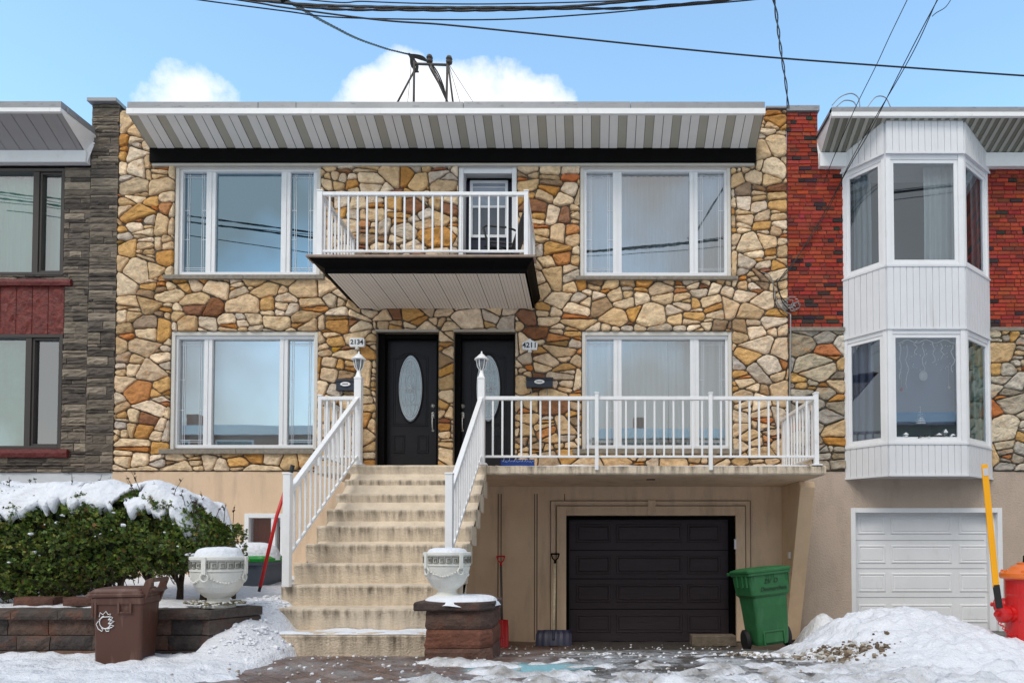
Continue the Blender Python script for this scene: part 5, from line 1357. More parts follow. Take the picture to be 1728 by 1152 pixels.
# ================================================================ RETAINING WALL, PILLAR, URNS, HEDGE
def block(mb, x0, x1, y0, y1, z0, z1, rng, col, ch=.012, nx=10):
    # split faced block with a rough front: rough grid on the front and the right side
    nx = max(3, int((x1-x0)/.05)); nzv = max(3, int((z1-z0)/.04)); vs = []
    for j in range(nzv+1):
        for i in range(nx+1):
            e = 0 if i in (0, nx) or j in (0, nzv) else 1
            X = x0+(x1-x0)*i/nx; Zz = z0+(z1-z0)*j/nzv
            vs.append((X, y0+(.014 if not e else 0)+.014*nz3(X*11, Zz*13, y0), Zz))
    fs = [(j*(nx+1)+i, j*(nx+1)+i+1, (j+1)*(nx+1)+i+1, (j+1)*(nx+1)+i) for j in range(nzv) for i in range(nx)]
    mb.add(vs, fs, col); mb.box(x0, x1, y0+.028, y1, z0, z1, col)
rw = thing('retaining_wall', (-5, -4.8, .5), 'low retaining wall of dark rough blocks in front of the hedge', 'wall')
rng = random.Random(41); wy = -4.80; x0w = -8.0; x1w = -3.30
rows = [(.50,.585),(.59,.715),(.72,.858)]
for ri, (a, b_) in enumerate(rows):
    mb = MB(); x = x1w
    while x > x0w:
        w = .26+.16*rng.random(); col = srgb(*rng.choice([(84,72,66),(74,66,62),(96,76,66),(66,60,58),(104,80,68)])); block(mb, max(x-w+.006, x0w), x, wy-.0+.006*rng.random()+.012*ri, wy+.22, a, b_, rng, col); x -= w
    mb.build('block_course', M_BLOCK, rw)
mb = MB(); x = x1w+.04
while x > x0w:
    w = .32+.2*rng.random(); block(mb, x-w+.006, x, wy-.035, wy+.24, .863, .945, rng, srgb(*rng.choice([(74,66,60),(66,58,54),(84,72,64)]))); x -= w
mb.build('cap_stone', M_BLOCK, rw)
mb = MB()   # angled end of the wall
E0 = Vector((x1w+.02, wy-.01, 0)); E1 = Vector((x1w+.27, wy+.42, 0)); e = (E1-E0); ln = e.length; e.normalize(); nr = Vector((e.y, -e.x, 0))
for (a, b_, o2) in ((.5,.585,0),(.59,.715,0),(.72,.858,0),(.863,.945,.03)):
    mb.obox(E0, e, nr, up, 0, ln, -.2, o2+.01*rng.random(), a, b_, srgb(*rng.choice([(84,72,66),(74,66,62)])))
mb.build('end_block', M_BLOCK, rw, bevel=.01)
mb = MB()
for (pxa, pxb, dy) in ((30,96,.38),(112,165,.42)):
    x0, x1 = X_(pxa, wy+.3), X_(pxb, wy+.3); block(mb, x0, x1, wy+.30, wy+.45, .95, 1.03, rng, srgb(92,62,52))
tag(mb.build('loose_blocks', M_BLOCK), 'two loose reddish edging blocks lying on top of the retaining wall', 'block')
# pillar
pil = thing('block_pillar', (-1.13, -4.79, .5), 'stubby brown block pillar beside the foot of the stairs', 'pillar')
py0 = -4.79; ppx0, ppx1 = -1.40, -.87
crs = [(.44,.60,.0),(.605,.765,.0),(.77,.93,.0),(.935,1.01,.045)]
for (a, b_, o2) in crs:
    mb = MB(); ch_ = .10; poly = [(ppx0-o2*2, py0-o2), (ppx1-ch_*.3, py0-o2), (ppx1+ch_*.7+o2*.5, py0+ch_-o2*.3), (ppx1+ch_*.7+o2*.5, py0+.62), (ppx0-o2*2, py0+.62)]
    n_ = len(poly); vs = []; rows_ = 5; pts = []
    for i in range(n_):
        p, q = poly[i], poly[(i+1) % n_]; L2 = max(2, int(sqrt((p[0]-q[0])**2+(p[1]-q[1])**2)/.05))
        for k in range(L2): pts.append((p[0]+(q[0]-p[0])*k/L2, p[1]+(q[1]-p[1])*k/L2))
    m_ = len(pts); cxp = (ppx0+ppx1)/2; cyp = py0+.3
    for j in range(rows_+1):
        z = a+(b_-a)*j/rows_
        for i, (x, y) in enumerate(pts):
            e_ = .012 if j in (0, rows_) else 0; d_ = sqrt((x-cxp)**2+(y-cyp)**2); k = 1-(e_+.020*(.5+nz3(x*9, y*9, z*11)))/d_; vs.append((cxp+(x-cxp)*k, cyp+(y-cyp)*k, z))
    fs = [(j*m_+i, j*m_+(i+1) % m_, (j+1)*m_+(i+1) % m_, (j+1)*m_+i) for j in range(rows_) for i in range(m_)]; fs.append(tuple(rows_*m_+i for i in range(m_)))
    mb.add(vs, fs, srgb(*{0:(98,72,62),1:(110,70,56),2:(88,68,60),3:(72,60,56)}[crs.index((a,b_,o2))])); mb.build('block_course' if o2 == 0 else 'cap_stone', M_BLOCK, pil)
def blob_snow(name, cx, cy, cz, rx, ry, h_, label, parent=None, n1=8, n2=30, rough=.12, seed=0, drop=.0, power=.5):
    mb = MB(); vs = [(cx, cy, cz+h_)]
    for i in range(1, n1+1):
        t = i/n1
        for k in range(n2):
            a = 2*pi*k/n2; r = (1+rough*noise.noise(Vector((cos(a)*1.7+seed, sin(a)*1.7, t))))
            z = cz+h_*(max(0, 1-t**3.0))**power+.02*h_*0+.012*noise.noise(Vector((cos(a)*t*4+seed, sin(a)*t*4, 3)))
            if i == n1: z = cz-.02-drop*(.5+noise.noise(Vector((cos(a)*2.5+seed, sin(a)*2.5, 9))))
            vs.append((cx+rx*t*r*cos(a), cy+ry*t*r*sin(a), z))
    fs = [(0, 1+k, 1+(k+1) % n2) for k in range(n2)]
    for i in range(n1-1):
        for k in range(n2):
            a = 1+i*n2+k; b_ = 1+i*n2+(k+1) % n2; fs.append((a, a+n2, b_+n2, b_))
    mb.add(vs, fs); o = mb.build(name, M_SNOW, parent, smooth=True, sub=1)
    if parent is None: tag(o, label, 'snow')
    return o
blob_snow('snow_mound', -1.13, -4.50, 1.0, .37, .33, .055, 'white snow slab on top of the brown block pillar', seed=3, rough=.15, drop=.03, power=.35)
def urn(cx, cy, z0, s, label, rot, snow_h):
    t_ = thing('garden_urn', (cx, cy, z0), label, 'urn', 'white cast stone urns flanking the stairs')
    prof = [(.0,0),(.155,0),(.160,.02),(.150,.04),(.115,.055),(.098,.075),(.102,.095),(.138,.115),(.182,.150),(.216,.200),(.238,.255),(.250,.310),(.252,.325),(.246,.335),(.262,.338),(.262,.352),(.254,.356),(.254,.435),(.266,.440),(.266,.465),(.256,.47),(.235,.468),(.22,.44),(.21,.40),(.0,.395)]
    mb = MB(); mb.lathe((cx,cy,z0), [(r*s, z*s) for r, z in prof], 48); mb.build('bowl', M_URN, t_, smooth=False)
    bpy.data.objects[-1] if False else None
    g = MB()
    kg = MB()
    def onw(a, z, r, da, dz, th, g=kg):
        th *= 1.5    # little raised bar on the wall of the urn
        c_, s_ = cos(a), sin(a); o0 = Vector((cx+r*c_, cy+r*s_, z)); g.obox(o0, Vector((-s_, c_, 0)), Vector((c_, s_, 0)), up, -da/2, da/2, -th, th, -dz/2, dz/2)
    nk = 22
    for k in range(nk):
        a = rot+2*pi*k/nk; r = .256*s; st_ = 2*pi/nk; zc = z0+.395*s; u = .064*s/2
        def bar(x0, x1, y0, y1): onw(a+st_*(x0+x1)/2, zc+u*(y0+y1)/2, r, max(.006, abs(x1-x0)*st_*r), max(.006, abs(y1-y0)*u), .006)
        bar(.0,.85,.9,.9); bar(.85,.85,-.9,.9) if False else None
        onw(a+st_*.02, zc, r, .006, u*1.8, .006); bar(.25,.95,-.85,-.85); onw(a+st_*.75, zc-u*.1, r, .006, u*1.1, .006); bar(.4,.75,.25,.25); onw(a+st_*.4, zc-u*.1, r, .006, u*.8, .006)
    for k in range(4):
        a = rot+pi/2*k+pi/8; c_, s_ = cos(a), sin(a)
        onw(a, z0+.39*s, .262*s, .042*s, .15*s, .014*s, g)
        g.tube([(cx+(.262*s)*c_-.036*s*s_*sin(2*pi*j/12)*1.0, cy+(.262*s)*s_+.036*s*c_*sin(2*pi*j/12), z0+.285*s+.034*s*cos(2*pi*j/12)) for j in range(13)], .009*s, 6, False)
        for j in range(15):        # swag between the lugs
            t = j/14; aa = a+t*pi/2; zz = (.31-.30*t*(1-t))*s
            zr = zz/s; rr_ = .250 if zr > .31 else .216+(.250-.216)*max(0, (zr-.2))/.11
            lump(g, (cx+(rr_+.004)*s*cos(aa), cy+(rr_+.004)*s*sin(aa), z0+zz), .014*s, random.Random(j+k*20), None, n1=4, n2=6)
    g.build('relief', M_URN, t_); kg.build('key_pattern', mat('grime_and_shadow', srgb(128,126,116), .9, var=.2, vscale=20), t_)  # key bars darkened: recess shadow and grime both put into the colour
    t_.scale = (1, 1, 1.12)
    sn = blob_snow('snow_mound', cx, cy, z0+.455*s*1.12, .238*s, .238*s, snow_h, None, None, rough=.04, seed=rot*3, power=.28)
    tag(sn, 'thick round snow cap filling the urn '+('left' if cx < -2 else 'right')+' of the stairs', 'snow', 'snow caps in the urns')
    return t_
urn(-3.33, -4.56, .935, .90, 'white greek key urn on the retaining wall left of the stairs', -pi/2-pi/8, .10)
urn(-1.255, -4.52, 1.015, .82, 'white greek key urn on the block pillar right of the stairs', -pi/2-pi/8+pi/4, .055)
# leaf litter around the left urn foot
mb = MB(); rng = random.Random(6)
for i in range(240):
    a = rng.random()*2*pi; r = .15+.09*rng.random(); x = -3.36+r*cos(a)*1.1; y = -4.56+r*sin(a)*.8
    lump(mb, (x, y, .985+.012*rng.random()), .006+.014*rng.random(), rng, srgb(*rng.choice([(150,140,110),(120,110,80),(200,200,190),(100,90,66),(225,226,226)])), flat=.5, n1=4, n2=6)
tag(mb.build('litter', M_SNOWD), 'straw coloured frozen litter around the foot of the left urn', 'litter', kind='stuff')

# hedge
def hedge_top(x):
    t = sst(-4.3, -3.45, x); return 2.06-.30*t+.05*nz3(x*2.3, 0, 0)+.03*nz3(x*7, 1, 0)
def hedge_bot(x):
    return 1.02+.24*sst(-5.3, -4.3, x)+.04*nz3(x*4, 7, 0)
hx0, hx1 = -6.7, -3.60; hyc = -3.92; hyr = .46
hd = thing('cedar_hedge', ((hx0+hx1)/2, hyc, 1.0), 'clipped green cedar hedge behind the retaining wall left of the stairs', 'hedge')
rng = random.Random(99); vs = []; fs = []; cs = []
def leafcol(rng, d):
    t = rng.random()
    c = (80,100,38) if t < .35 else (104,124,48) if t < .6 else (56,72,30) if t < .8 else (132,146,62) if t < .96 else (128,96,56)
    return srgb(*[max(4, u+rng.gauss(0, 6)) for u in c])
mb = MB()
def spray(mb, c, rng, size, col):
    # flat cedar spray: a stem with short side fingers in one plane
    d = Vector((rng.gauss(0,.6), -.5+rng.gauss(0,.5), .25+rng.gauss(0,.6))).normalized(); s = d.cross(Vector((rng.gauss(0,1), rng.gauss(0,1), rng.gauss(0,1)))).normalized()
    c = Vector(c); w = size*.12
    for k in range(4):
        a = c+d*size*(k/4.0); sg = 1 if k % 2 else -1
        dd = (d*.6+s*sg*.8).normalized(); L_ = size*(.62-.1*k); n2 = dd.cross(d).normalized() if dd.cross(d).length > .01 else s; ww = dd.cross(n2).normalized()*w
        mb.add([a-ww, a+dd*L_*.6-ww*1.3, a+dd*L_, a+dd*L_*.6+ww*1.3, a+ww], [(0,1,2,3,4)], col)
    mb.add([c-s*w*.7, c+d*size*.7-s*w, c+d*size*1.1, c+d*size*.7+s*w, c+s*w*.7], [(0,1,2,3,4)], col)
for i in range(25000):
    x = rng.uniform(hx0, hx1+.05); top = hedge_top(x); bot = hedge_bot(x)
    # point on the bulging shell, mostly front and top
    v = rng.random()**.85; ang = -pi*.62+v*pi*1.05       # from under the front, over the top
    zc = (top+bot)/2; hz = (top-bot)/2
    bul = 1+.26*nz3(x*2.6, ang*1.5, 3)+.20*nz3(x*6, ang*3.4, 8)
    dep = 1-rng.random()**2.2*.35
    if nz3(x*5.5, ang*4.5, 20) > .18: dep *= .80
    y = hyc-hyr*cos(ang)*bul*dep; z = zc+hz*min(1, max(-1, sin(ang)*1.12))*(.95+.08*bul)*(1-(1-dep)*.6)
    if x > hx1-.35: # rounded right end
        e_ = (x-(hx1-.35))/.38; y = hyc+(y-hyc)*sqrt(max(.05, 1-e_*e_)); z = zc+(z-zc)*sqrt(max(.25, 1-e_*e_*.7))
    spray(mb, (x, y, z), rng, .022+.026*rng.random(), leafcol(rng, dep))
for i in range(1100):
    y = hyc+rng.uniform(-.4, .4); z = rng.uniform(hedge_bot(hx1)+.05, hedge_top(hx1)-.08); x = hx1+.05*rng.random()-.06+.06*nz3(y*5, z*5, 0); spray(mb, (x, y, z), rng, .034, leafcol(rng, 1))
mb.build('foliage', M_LEAF, hd)
mb = MB(); r5 = random.Random(31)
for i in range(45):
    x = r5.uniform(hx0, hx1); y = hyc+r5.uniform(-.35,.2); z = hedge_top(x)-.08; l_ = r5.uniform(.08,.26); dx, dy = r5.gauss(0,.3), r5.gauss(-.2,.3)
    mb.tube([(x,y,z),(x+dx*l_*.6,y+dy*l_*.6,z+l_*.6),(x+dx*l_*1.3,y+dy*l_,z+l_)], [.004,.003,.0015], 4)
    for k in range(3): spray(mb, (x+dx*l_*(.6+.2*k), y+dy*l_*.7, z+l_*(.6+.15*k)), r5, .03, None)
for i in range(120):
    x = r5.uniform(hx0, hx1); z = hedge_bot(x)+r5.uniform(-.04,.10); y = hyc-r5.uniform(.1,.36); mb.tube([(x,y+.1,z-.1),(x+r5.gauss(0,.05),y,z),(x+r5.gauss(0,.1),y-.06,z+.12)], [.004,.003,.001], 4)
mb.build('bare_twigs', M_BARK, hd)
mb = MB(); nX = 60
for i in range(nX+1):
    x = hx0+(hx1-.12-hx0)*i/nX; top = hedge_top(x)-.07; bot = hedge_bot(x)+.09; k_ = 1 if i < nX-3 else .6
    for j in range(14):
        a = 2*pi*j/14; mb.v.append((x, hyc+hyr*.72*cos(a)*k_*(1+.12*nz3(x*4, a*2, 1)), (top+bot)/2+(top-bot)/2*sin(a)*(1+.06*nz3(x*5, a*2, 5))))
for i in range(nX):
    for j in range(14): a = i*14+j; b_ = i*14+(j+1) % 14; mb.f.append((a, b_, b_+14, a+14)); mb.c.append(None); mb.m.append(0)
mb.build('shade_core', mat('hedge_shade', srgb(30,34,20), 1.0, var=.4, vscale=30, bump=1, bscale=30), hd)  # dark solid core standing for the shade inside the hedge
rng = random.Random(12)
for x in (-6.2, -5.7, -5.15, -4.85, -4.62, -4.38, -4.12, -3.85, -3.62):
    mb = MB(); y = hyc+rng.uniform(-.1, .15)
    mb.tube([(x, y, .95), (x+.02, y-.02, 1.12), (x+.03+.05*rng.gauss(0,1), y, 1.5)], [.035,.028,.018], 8)
    for k in range(4):
        a = rng.gauss(0, .5); mb.tube([(x+.01, y, 1.0+.04*k), (x+.12*sin(a), y-.1, 1.2+.03*k), (x+.24*sin(a), y-.16, 1.45)], [.014,.010,.005], 6)
    mb.build('trunk', M_BARK, hd)
# snow blanket on the hedge
mb = MB(); n_u = 260; n_v = 30
for i in range(n_u+1):
    x = hx0+(hx1-.10-hx0)*i/n_u; top = hedge_top(x)+.02
    dr_ = .15+.20*nz3(x*2.3, 4, 0)+.13*nz3(x*6.2, 8, 0)+.07*nz3(x*19, 2, 0)+.03*nz3(x*43, 2, 0); dr_ = max(.03, dr_)*(1-.3*sst(-3.9, -3.5, x)); bd = .22; end = .26*sst(-3.95, -3.60, x)
    for j in range(n_v+1):
        v = j/n_v; s = -bd-.35+v*(bd+.35+.40+dr_)        # arc length from the back, 0 at mid top
        if s < .30:
            y = hyc-s*1.0; z = top+.06*cos(min(1, abs(s)/.45)*pi/2)-.01
        else:
            t = s-.30; y = hyc-.30-.26*(1-exp(-t*3.0)); z = top+.02-(.75*t+.9*t*t)
        nn = fbm(x*3.5, s*4, 6, 4); th = .05*nn*(1 if j < n_v-1 else .4)
        z -= end; y = hyc+(y-hyc)*(1-.5*end/.26)
        if j == n_v: z -= .02; y += .06
        if j == 0: z -= .12
        mb.v.append((x, y-.025*nn, z+th))
for i in range(n_u):
    for j in range(n_v):
        if fbm(mb.v[i*(n_v+1)+j][0]*2.6, j/n_v*3.0, 11, 4) > .50-.12*(j/n_v): continue
        a = i*(n_v+1)+j; mb.f.append((a, a+1, a+2+n_v, a+1+n_v)); mb.c.append(None); mb.m.append(0)
o = mb.build('snow_blanket', M_SNOW, None, smooth=True); tag(o, 'thick snow blanket draped over the top of the cedar hedge', 'snow')
md = o.modifiers.new('thick', 'SOLIDIFY'); md.thickness = .04; md.offset = -1
mb = MB(); rng = random.Random(15)
for i in range(45):
    x = rng.uniform(hx0, hx1-.05); a = rng.uniform(-.5, 1.2); top = hedge_top(x); bot = hedge_bot(x); lump(mb, (x, hyc-hyr*cos(a)*1.03, (top+bot)/2+(top-bot)/2*sin(a)), .008+.022*rng.random()**2, rng, srgb(228,231,238), flat=.6, n1=4, n2=6)
tag(mb.build('snow_flecks', M_SNOWD), 'small flecks of snow caught in the cedar hedge foliage', 'snow flecks', kind='stuff')

# ================================================================ BINS
def bin_xform(root, loc, rz, tilt=0, tiltx=0):
    root.location = loc; root.rotation_euler = (tiltx, tilt, rz)
# green bin: built in local coordinates, front towards -Y
gb = thing('wheeled_bin', (0,0,0), 'green wheeled bin with handwriting on its front beside the black garage door', 'bin')
mb = MB(); mb.loft([(.07,0,.02,.240,.22,.05),(.12,0,.02,.248,.235,.05),(.58,0,0,.262,.285,.05),(.72,0,0,.272,.295,.05)], 6); 
mb.loft([(.70,0,0,.275,.300,.04),(.73,0,0,.300,.325,.05),(.98,0,0,.318,.345,.05),(.985,0,0,.335,.365,.05),(1.02,0,0,.337,.367,.05)], 6); bdy = mb.build('body', M_GREENB, gb, bevel=.004)
for x in (-.29,-.25,-.05,-.02,.03,.06,.25,.29):
    mb = MB(); mb.prismx([(-.36,.975),(-.325,.83),(-.34,.975)], x-.006, x+.006); mb.build('rib', M_GREENB, bdy)
for y in (-.25,-.1,.1):
    mb = MB(); mb.box(-.345,-.318,y-.008,y+.008,.84,.985); mb.build('rib', M_GREENB, bdy)
mb = MB(); mb.box(-.14,.14,-.235,-.205,.10,.23); mb.box(-.17,-.145,-.25,-.2,.07,.24); mb.box(.145,.17,-.25,-.2,.07,.24); mb.box(-.17,.17,-.245,-.2,.235,.26); mb.build('foot', M_GREENB, bdy, bevel=.006)
mb = MB(); mb.loft([(1.021,0,0,.345,.375,.05),(1.05,0,0,.347,.377,.05),(1.065,0,.01,.33,.355,.06),(1.085,0,.03,.24,.26,.10),(1.09,0,.04,.10,.12,.09)], 6)
lid = mb.build('lid', M_GREENB, gb, bevel=.004)
mb = MB(); mb.box(-.30,-.345,.37,.46,1.0,1.04); mb.box(.30,.345,.37,.46,1.0,1.04); mb.tube([(-.33,.45,1.02),(.33,.45,1.02)], .018, 8); mb.build('handle', M_GREENB, gb)
for s in (-1, 1):
    mb = MB(); mb.lathe((s*.325,.06,.14), [(.06,-.035),(.128,-.035),(.142,-.022),(.142,.022),(.128,.035),(.06,.035),(.055,.02)], 28, 'X'); w_ = mb.build('wheel', M_RUBBER, gb)
    mb = MB(); mb.lathe((s*.325,.06,.14), [(.0,-.03),(.055,-.03),(.058,.03),(.0,.03)], 16, 'X'); mb.build('hub', M_BLACK, w_)
mb = MB(); mb.tube([(-.33,.06,.14),(.33,.06,.14)], .012, 8); mb.build('axle', M_CHROME, gb)
text('2SI  D', .085, M_INK, gb, front(.0,-.347,.90), name='handwriting', font_shear=.3, weight=-.001); text('Desmarchais', .080, M_INK, gb, front(.03,-.340,.80), name='handwriting', font_shear=.4, weight=-.001)
bin_xform(gb, (2.51, -1.62, .13), radians(10), radians(-6), radians(-3))
gb.scale = (.90,.88,1.02)
# brown bin: handle towards +X
bb_ = thing('compost_bin', (0,0,0), 'brown compost bin with a white line drawing standing on the snowy sidewalk', 'bin')
mb = MB(); mb.loft([(.0,.0,0,.238,.190,.03),(.02,0,0,.245,.198,.03),(.50,.01,0,.268,.222,.03),(.505,.01,0,.285,.235,.03),(.555,.01,0,.288,.238,.03),(.57,.01,0,.275,.225,.03)], 5); bdy = mb.build('body', M_BROWNB, bb_, bevel=.003)
mb = MB(); mb.loft([(.565,-.02,0,.312,.250,.035),(.585,-.02,0,.318,.256,.035),(.592,-.02,0,.300,.240,.035),(.606,-.02,0,.300,.240,.035),(.612,-.02,0,.28,.22,.04),(.632,-.01,0,.262,.202,.05),(.642,.0,0,.20,.14,.05)], 5); mb.build('lid', M_BROWNB, bb_, bevel=.003)
mb = MB()
for s in (-1, 1): mb.prism([(.22,.44),(.30,.52),(.385,.70),(.365,.72),(.30,.70),(.25,.60)], s*.20-.018, s*.20+.018)
mb.beam((.365,-.21,.70), (.365,.21,.70), .035, .035); mb.beam((.31,-.21,.60), (.31,.21,.60), .03, .12, up=(1,0,.4)); mb.build('handle', M_BROWNB, bb_, bevel=.004)
for (x, z0, z1) in ((-.255,.40,.52),(-.225,.40,.52),(.02,.43,.52),(.15,.43,.52)):
    mb = MB(); mb.box(x-.012, x+.012, -.240, -.212, z0, z1); mb.build('rib', M_BROWNB, bdy)
mb = MB(); mb.box(.032,.138,-.236,-.215,.43,.445); mb.build('rib', M_BROWNB, bdy)
mb = MB(); yf = -.2085
def pt(x, z): return ((x*1.12)-.125, -.2225-.05*(z-.34)*1.35, .36+(z-.345)*.9)
cx_, cz_ = 0, .345; base_pts = []
for k in range(25):
    a = radians(100+k*250/24); base_pts.append(pt(cx_+.052*cos(a), cz_+.058*sin(a)))
mb.tube(base_pts, .0045, 5)
mb.tube([pt(-.055,.395), pt(-.045,.435), pt(-.02,.415), pt(.01,.445), pt(.03,.415), pt(.055,.42), pt(.04,.395), pt(-.02,.392), pt(-.055,.37)], .004, 5)
mb.tube([pt(-.06,.36), pt(-.085,.33), pt(-.065,.285), pt(-.03,.262), pt(-.02,.28), pt(-.035,.29)], .004, 5)
for (a, c) in ((.075,.385),(.088,.35),(.085,.31)): mb.tube([pt(.03,c-.02), pt(.055,c+.01), pt(a,c), pt(.06,c-.015), pt(.035,c-.02)], .004, 5)
mb.tube([pt(.0,.285), pt(.01,.262), pt(.035,.262), pt(.04,.285), pt(.0,.285)], .004, 5)
mb.build('line_drawing', M_WHITE2, bdy)
bin_xform(bb_, (-3.82, -5.06, .535), radians(14)); bb_.scale = (.66,.84,.98)
# grey bin with green lid, behind the left newel
gy = thing('recycling_bin', (0,0,0), 'grey recycling bin with a green lid half buried in snow beside the stairs', 'bin')
mb = MB(); mb.loft([(.0,0,0,.22,.22,.05),(.55,0,0,.275,.27,.05),(.66,0,0,.285,.28,.05),(.665,0,0,.31,.305,.05),(.70,0,0,.312,.307,.05)], 6); mb.build('body', M_GREYB, gy)
mb = MB(); mb.loft([(.701,0,0,.318,.312,.05),(.735,0,0,.322,.316,.05),(.765,0,.01,.29,.28,.06),(.775,0,.01,.2,.2,.1)], 6); mb.build('lid', M_GREENL, gy)
bin_xform(gy, (-4.10, -2.45, .60), radians(-6)); gy.scale = (1.1,1.1,1.03)
blob_snow('snow_mound', -4.06, -2.45, 1.385, .33, .30, .17, 'rounded snow mound on the green lid of the recycling bin', seed=8, rough=.10, drop=.05, power=.6)

# ================================================================ SHOVELS
def shovel(root_name, px, top, bottom, Yt, Yb_, label, mh, ms, mbd, bw, bh, pxb=None, grip=None):
    pb_ = P(pxb or px, bottom, Yb_); pt_ = P(px, top, Yt); r = thing(root_name, (pb_.x, pb_.y, pb_.z), label, 'shovel')
    d = (pt_-pb_).normalized(); ex = Vector((1,0,0)); ey = d.cross(ex).normalized()
    mb = MB(); s0 = pb_+d*(bh*.75); s1 = pt_-d*.13; mb.tube([s0, s1], .019, 10); mb.build('shaft', ms, r, smooth=True)
    mb = MB(); g0 = pt_-d*.16; mb.tube([g0, g0+d*.05], .02, 10)
    w = .062; mb.tube([g0+d*.05, g0+d*.09-ex*w*.7, g0+d*.16-ex*w, pt_-ex*w*.0-ex*w, ], .011, 8); mb.tube([g0+d*.05, g0+d*.09+ex*w*.7, g0+d*.16+ex*w, pt_+ex*w], .011, 8); mb.tube([pt_-ex*w*1.05, pt_+ex*w*1.05], .014, 8)
    mb.build('grip', mh, r, smooth=True)
    mb = MB(); n_ = 12; vs = []
    for j in range(9):
        v = j/8
        for i in range(n_+1):
            u = i/n_*2-1; cur = .05*(1-u*u*.9)*(1-.2*v)+(.006 if i % 2 else 0); k = 1.0 if v < .85 else .92
            vs.append(pb_+ex*(u*bw/2*k)+d*(v*bh)+ey*(cur*-1+.02+.05*(v**3)))
    fs = [(j*(n_+1)+i, j*(n_+1)+i+1, (j+1)*(n_+1)+i+1, (j+1)*(n_+1)+i) for j in range(8) for i in range(n_)]
    mb.add(vs, fs); bl__ = mb.build('blade', mbd, r); md = bl__.modifiers.new('t', 'SOLIDIFY'); md.thickness = .008
    mb = MB(); mb.tube([pb_+d*(bh*.35)+ey*-.03, pb_+d*(bh*.95)+ey*-.0], .022, 8); mb.build('socket', mbd, r)
    return r
shovel('snow_shovel', 845, 938, 1094, -.12, -.62, 'red snow shovel leaning on the beige wall beside the pillar', M_REDP, mat('grey_shaft', srgb(88,82,80), .5), M_REDP, .19, .46, pxb=848)
shovel('snow_shovel', 937, 934, 1089, -.14, -.55, 'navy wide snow shovel with a pale wooden shaft leaning beside the garage door', M_BLACK, M_WOOD, M_BLUEP, .55, .25, pxb=934)
# red roof rake pole
p0 = P(439, 990, -3.35); p1 = P(494, 785, -3.0); t_ = thing('snow_rake', (p0.x,p0.y,p0.z), 'long red pole with a black grip stuck in the snow by the left stair railing', 'pole')
d = (p1-p0).normalized(); mid = P(467, 870, -3.18)
mb = MB(); mb.tube([p0, mid, p1-d*.12], .019, 10); mb.build('pole', M_REDP, t_, smooth=True)
mb = MB(); mb.tube([p1-d*.13, p1], .024, 10); mb.build('grip', M_RUBBER, t_, smooth=True)
mb = MB(); mb.tube([p0-d*.05, p0+d*.03], .016, 8); mb.build('tip', M_RUBBER, t_)
# timber block by the garage
r = R(1168,1072,1243,1093,-.55); mb = MB(); mb.box(r[0], r[1], -.55, -.30, .0, r[3]); o = mb.build('kerb_block', mat('old_concrete', srgb(112,100,86), .95, var=.25, vscale=12, bump=.8, bscale=30), None, bevel=.012); tag(o, 'worn concrete block lying at the foot of the black garage door', 'block')

# ================================================================ HYDRANT
hy = thing('fire_hydrant', (3.95, -4.72, .50), 'red fire hydrant with an orange top and a yellow marker pole at the right edge', 'hydrant')
cx, cy, z = 3.95, -4.72, .50
mb = MB(); mb.lathe((cx,cy,z), [(.20,-.05),(.20,.03),(.185,.035),(.18,.05),(.178,.56),(.182,.58),(.182,.70),(.19,.71),(.0,.712)], 36); mb.build('barrel', M_HYD, hy, smooth=False)
mb = MB(); mb.lathe((cx,cy,z+.70), [(.19,.01),(.215,.015),(.222,.03),(.222,.06),(.205,.075),(.17,.085),(.13,.12),(.10,.135),(.085,.14),(.085,.155),(.0,.16)], 36)
for k in range(8): a = 2*pi*k/8; mb.lathe((cx+.2*cos(a), cy+.2*sin(a), z+.77), [(.014,0),(.014,.02),(.0,.021)], 6)
mb.build('bonnet', M_HYDO, hy)
mb = MB(); mb.lathe((cx,cy,z+.855), [(.04,0),(.036,.06),(.03,.065),(.0,.066)], 5); mb.build('operating_nut', M_BLACK, hy)
def nozzle(dx, dy, zz, r, ln):
    d = Vector((dx,dy,0)).normalized(); mb = MB(); c0 = Vector((cx,cy,zz)); rs_ = [r*1.15, r*1.15, r*.95, r*.95, r*1.2, r*1.2, r*.75, r*.35, r*.35, r*.0+.004]
    ts = [.15, .20, .205, .205+ln*.3, .21+ln*.3, .21+ln*.75, .21+ln*.95, .21+ln, .21+ln*1.35, .215+ln*1.36]
    mb.tube([c0+d*t for t in ts], rs_, 20); return mb.build('nozzle_cap', M_HYD, hy)
nozzle(-1, -.12, z+.40, .062, .085); nozzle(.15, -1, z+.44, .075, .09); nozzle(-.75, .66, z+.47, .055, .06)
mb = MB(); pts = [(cx-.30, cy-.06, z+.34), (cx-.27, cy-.08, z+.29), (cx-.22, cy-.09, z+.26), (cx-.17, cy-.09, z+.24)]
for i in range(9):
    t = i/8; x = cx-.31+.15*t; zz = z+.34-.12*sin(t*pi*.5)-.01; a = i*pi/2
    mb.tube([(x+.014*cos(q_), cy-.08+.010*sin(q_)*(i % 2), zz+.010*sin(q_)*(1-(i % 2))+.003*sin(q_)) for q_ in [2*pi*j/8 for j in range(9)]], .004, 5, False)
mb.build('chain', M_HYD, hy)
pA = P(1686, 1020, -4.9); pB = P(1681, 990, -4.9); pC = P(1661, 783, -4.88)
mb = MB(); mb.beam(pB, pC, .055, .012, up=(0,1,0)); d = (pC-pB).normalized(); mb.build('marker_pole', M_YEL, hy, bevel=.004)
mb = MB(); mb.beam(pC-d*.10, pC-d*.035, .040, .018, up=(0,1,0)); mb.build('reflector', mat('reflector', srgb(196,196,200), .3), hy)
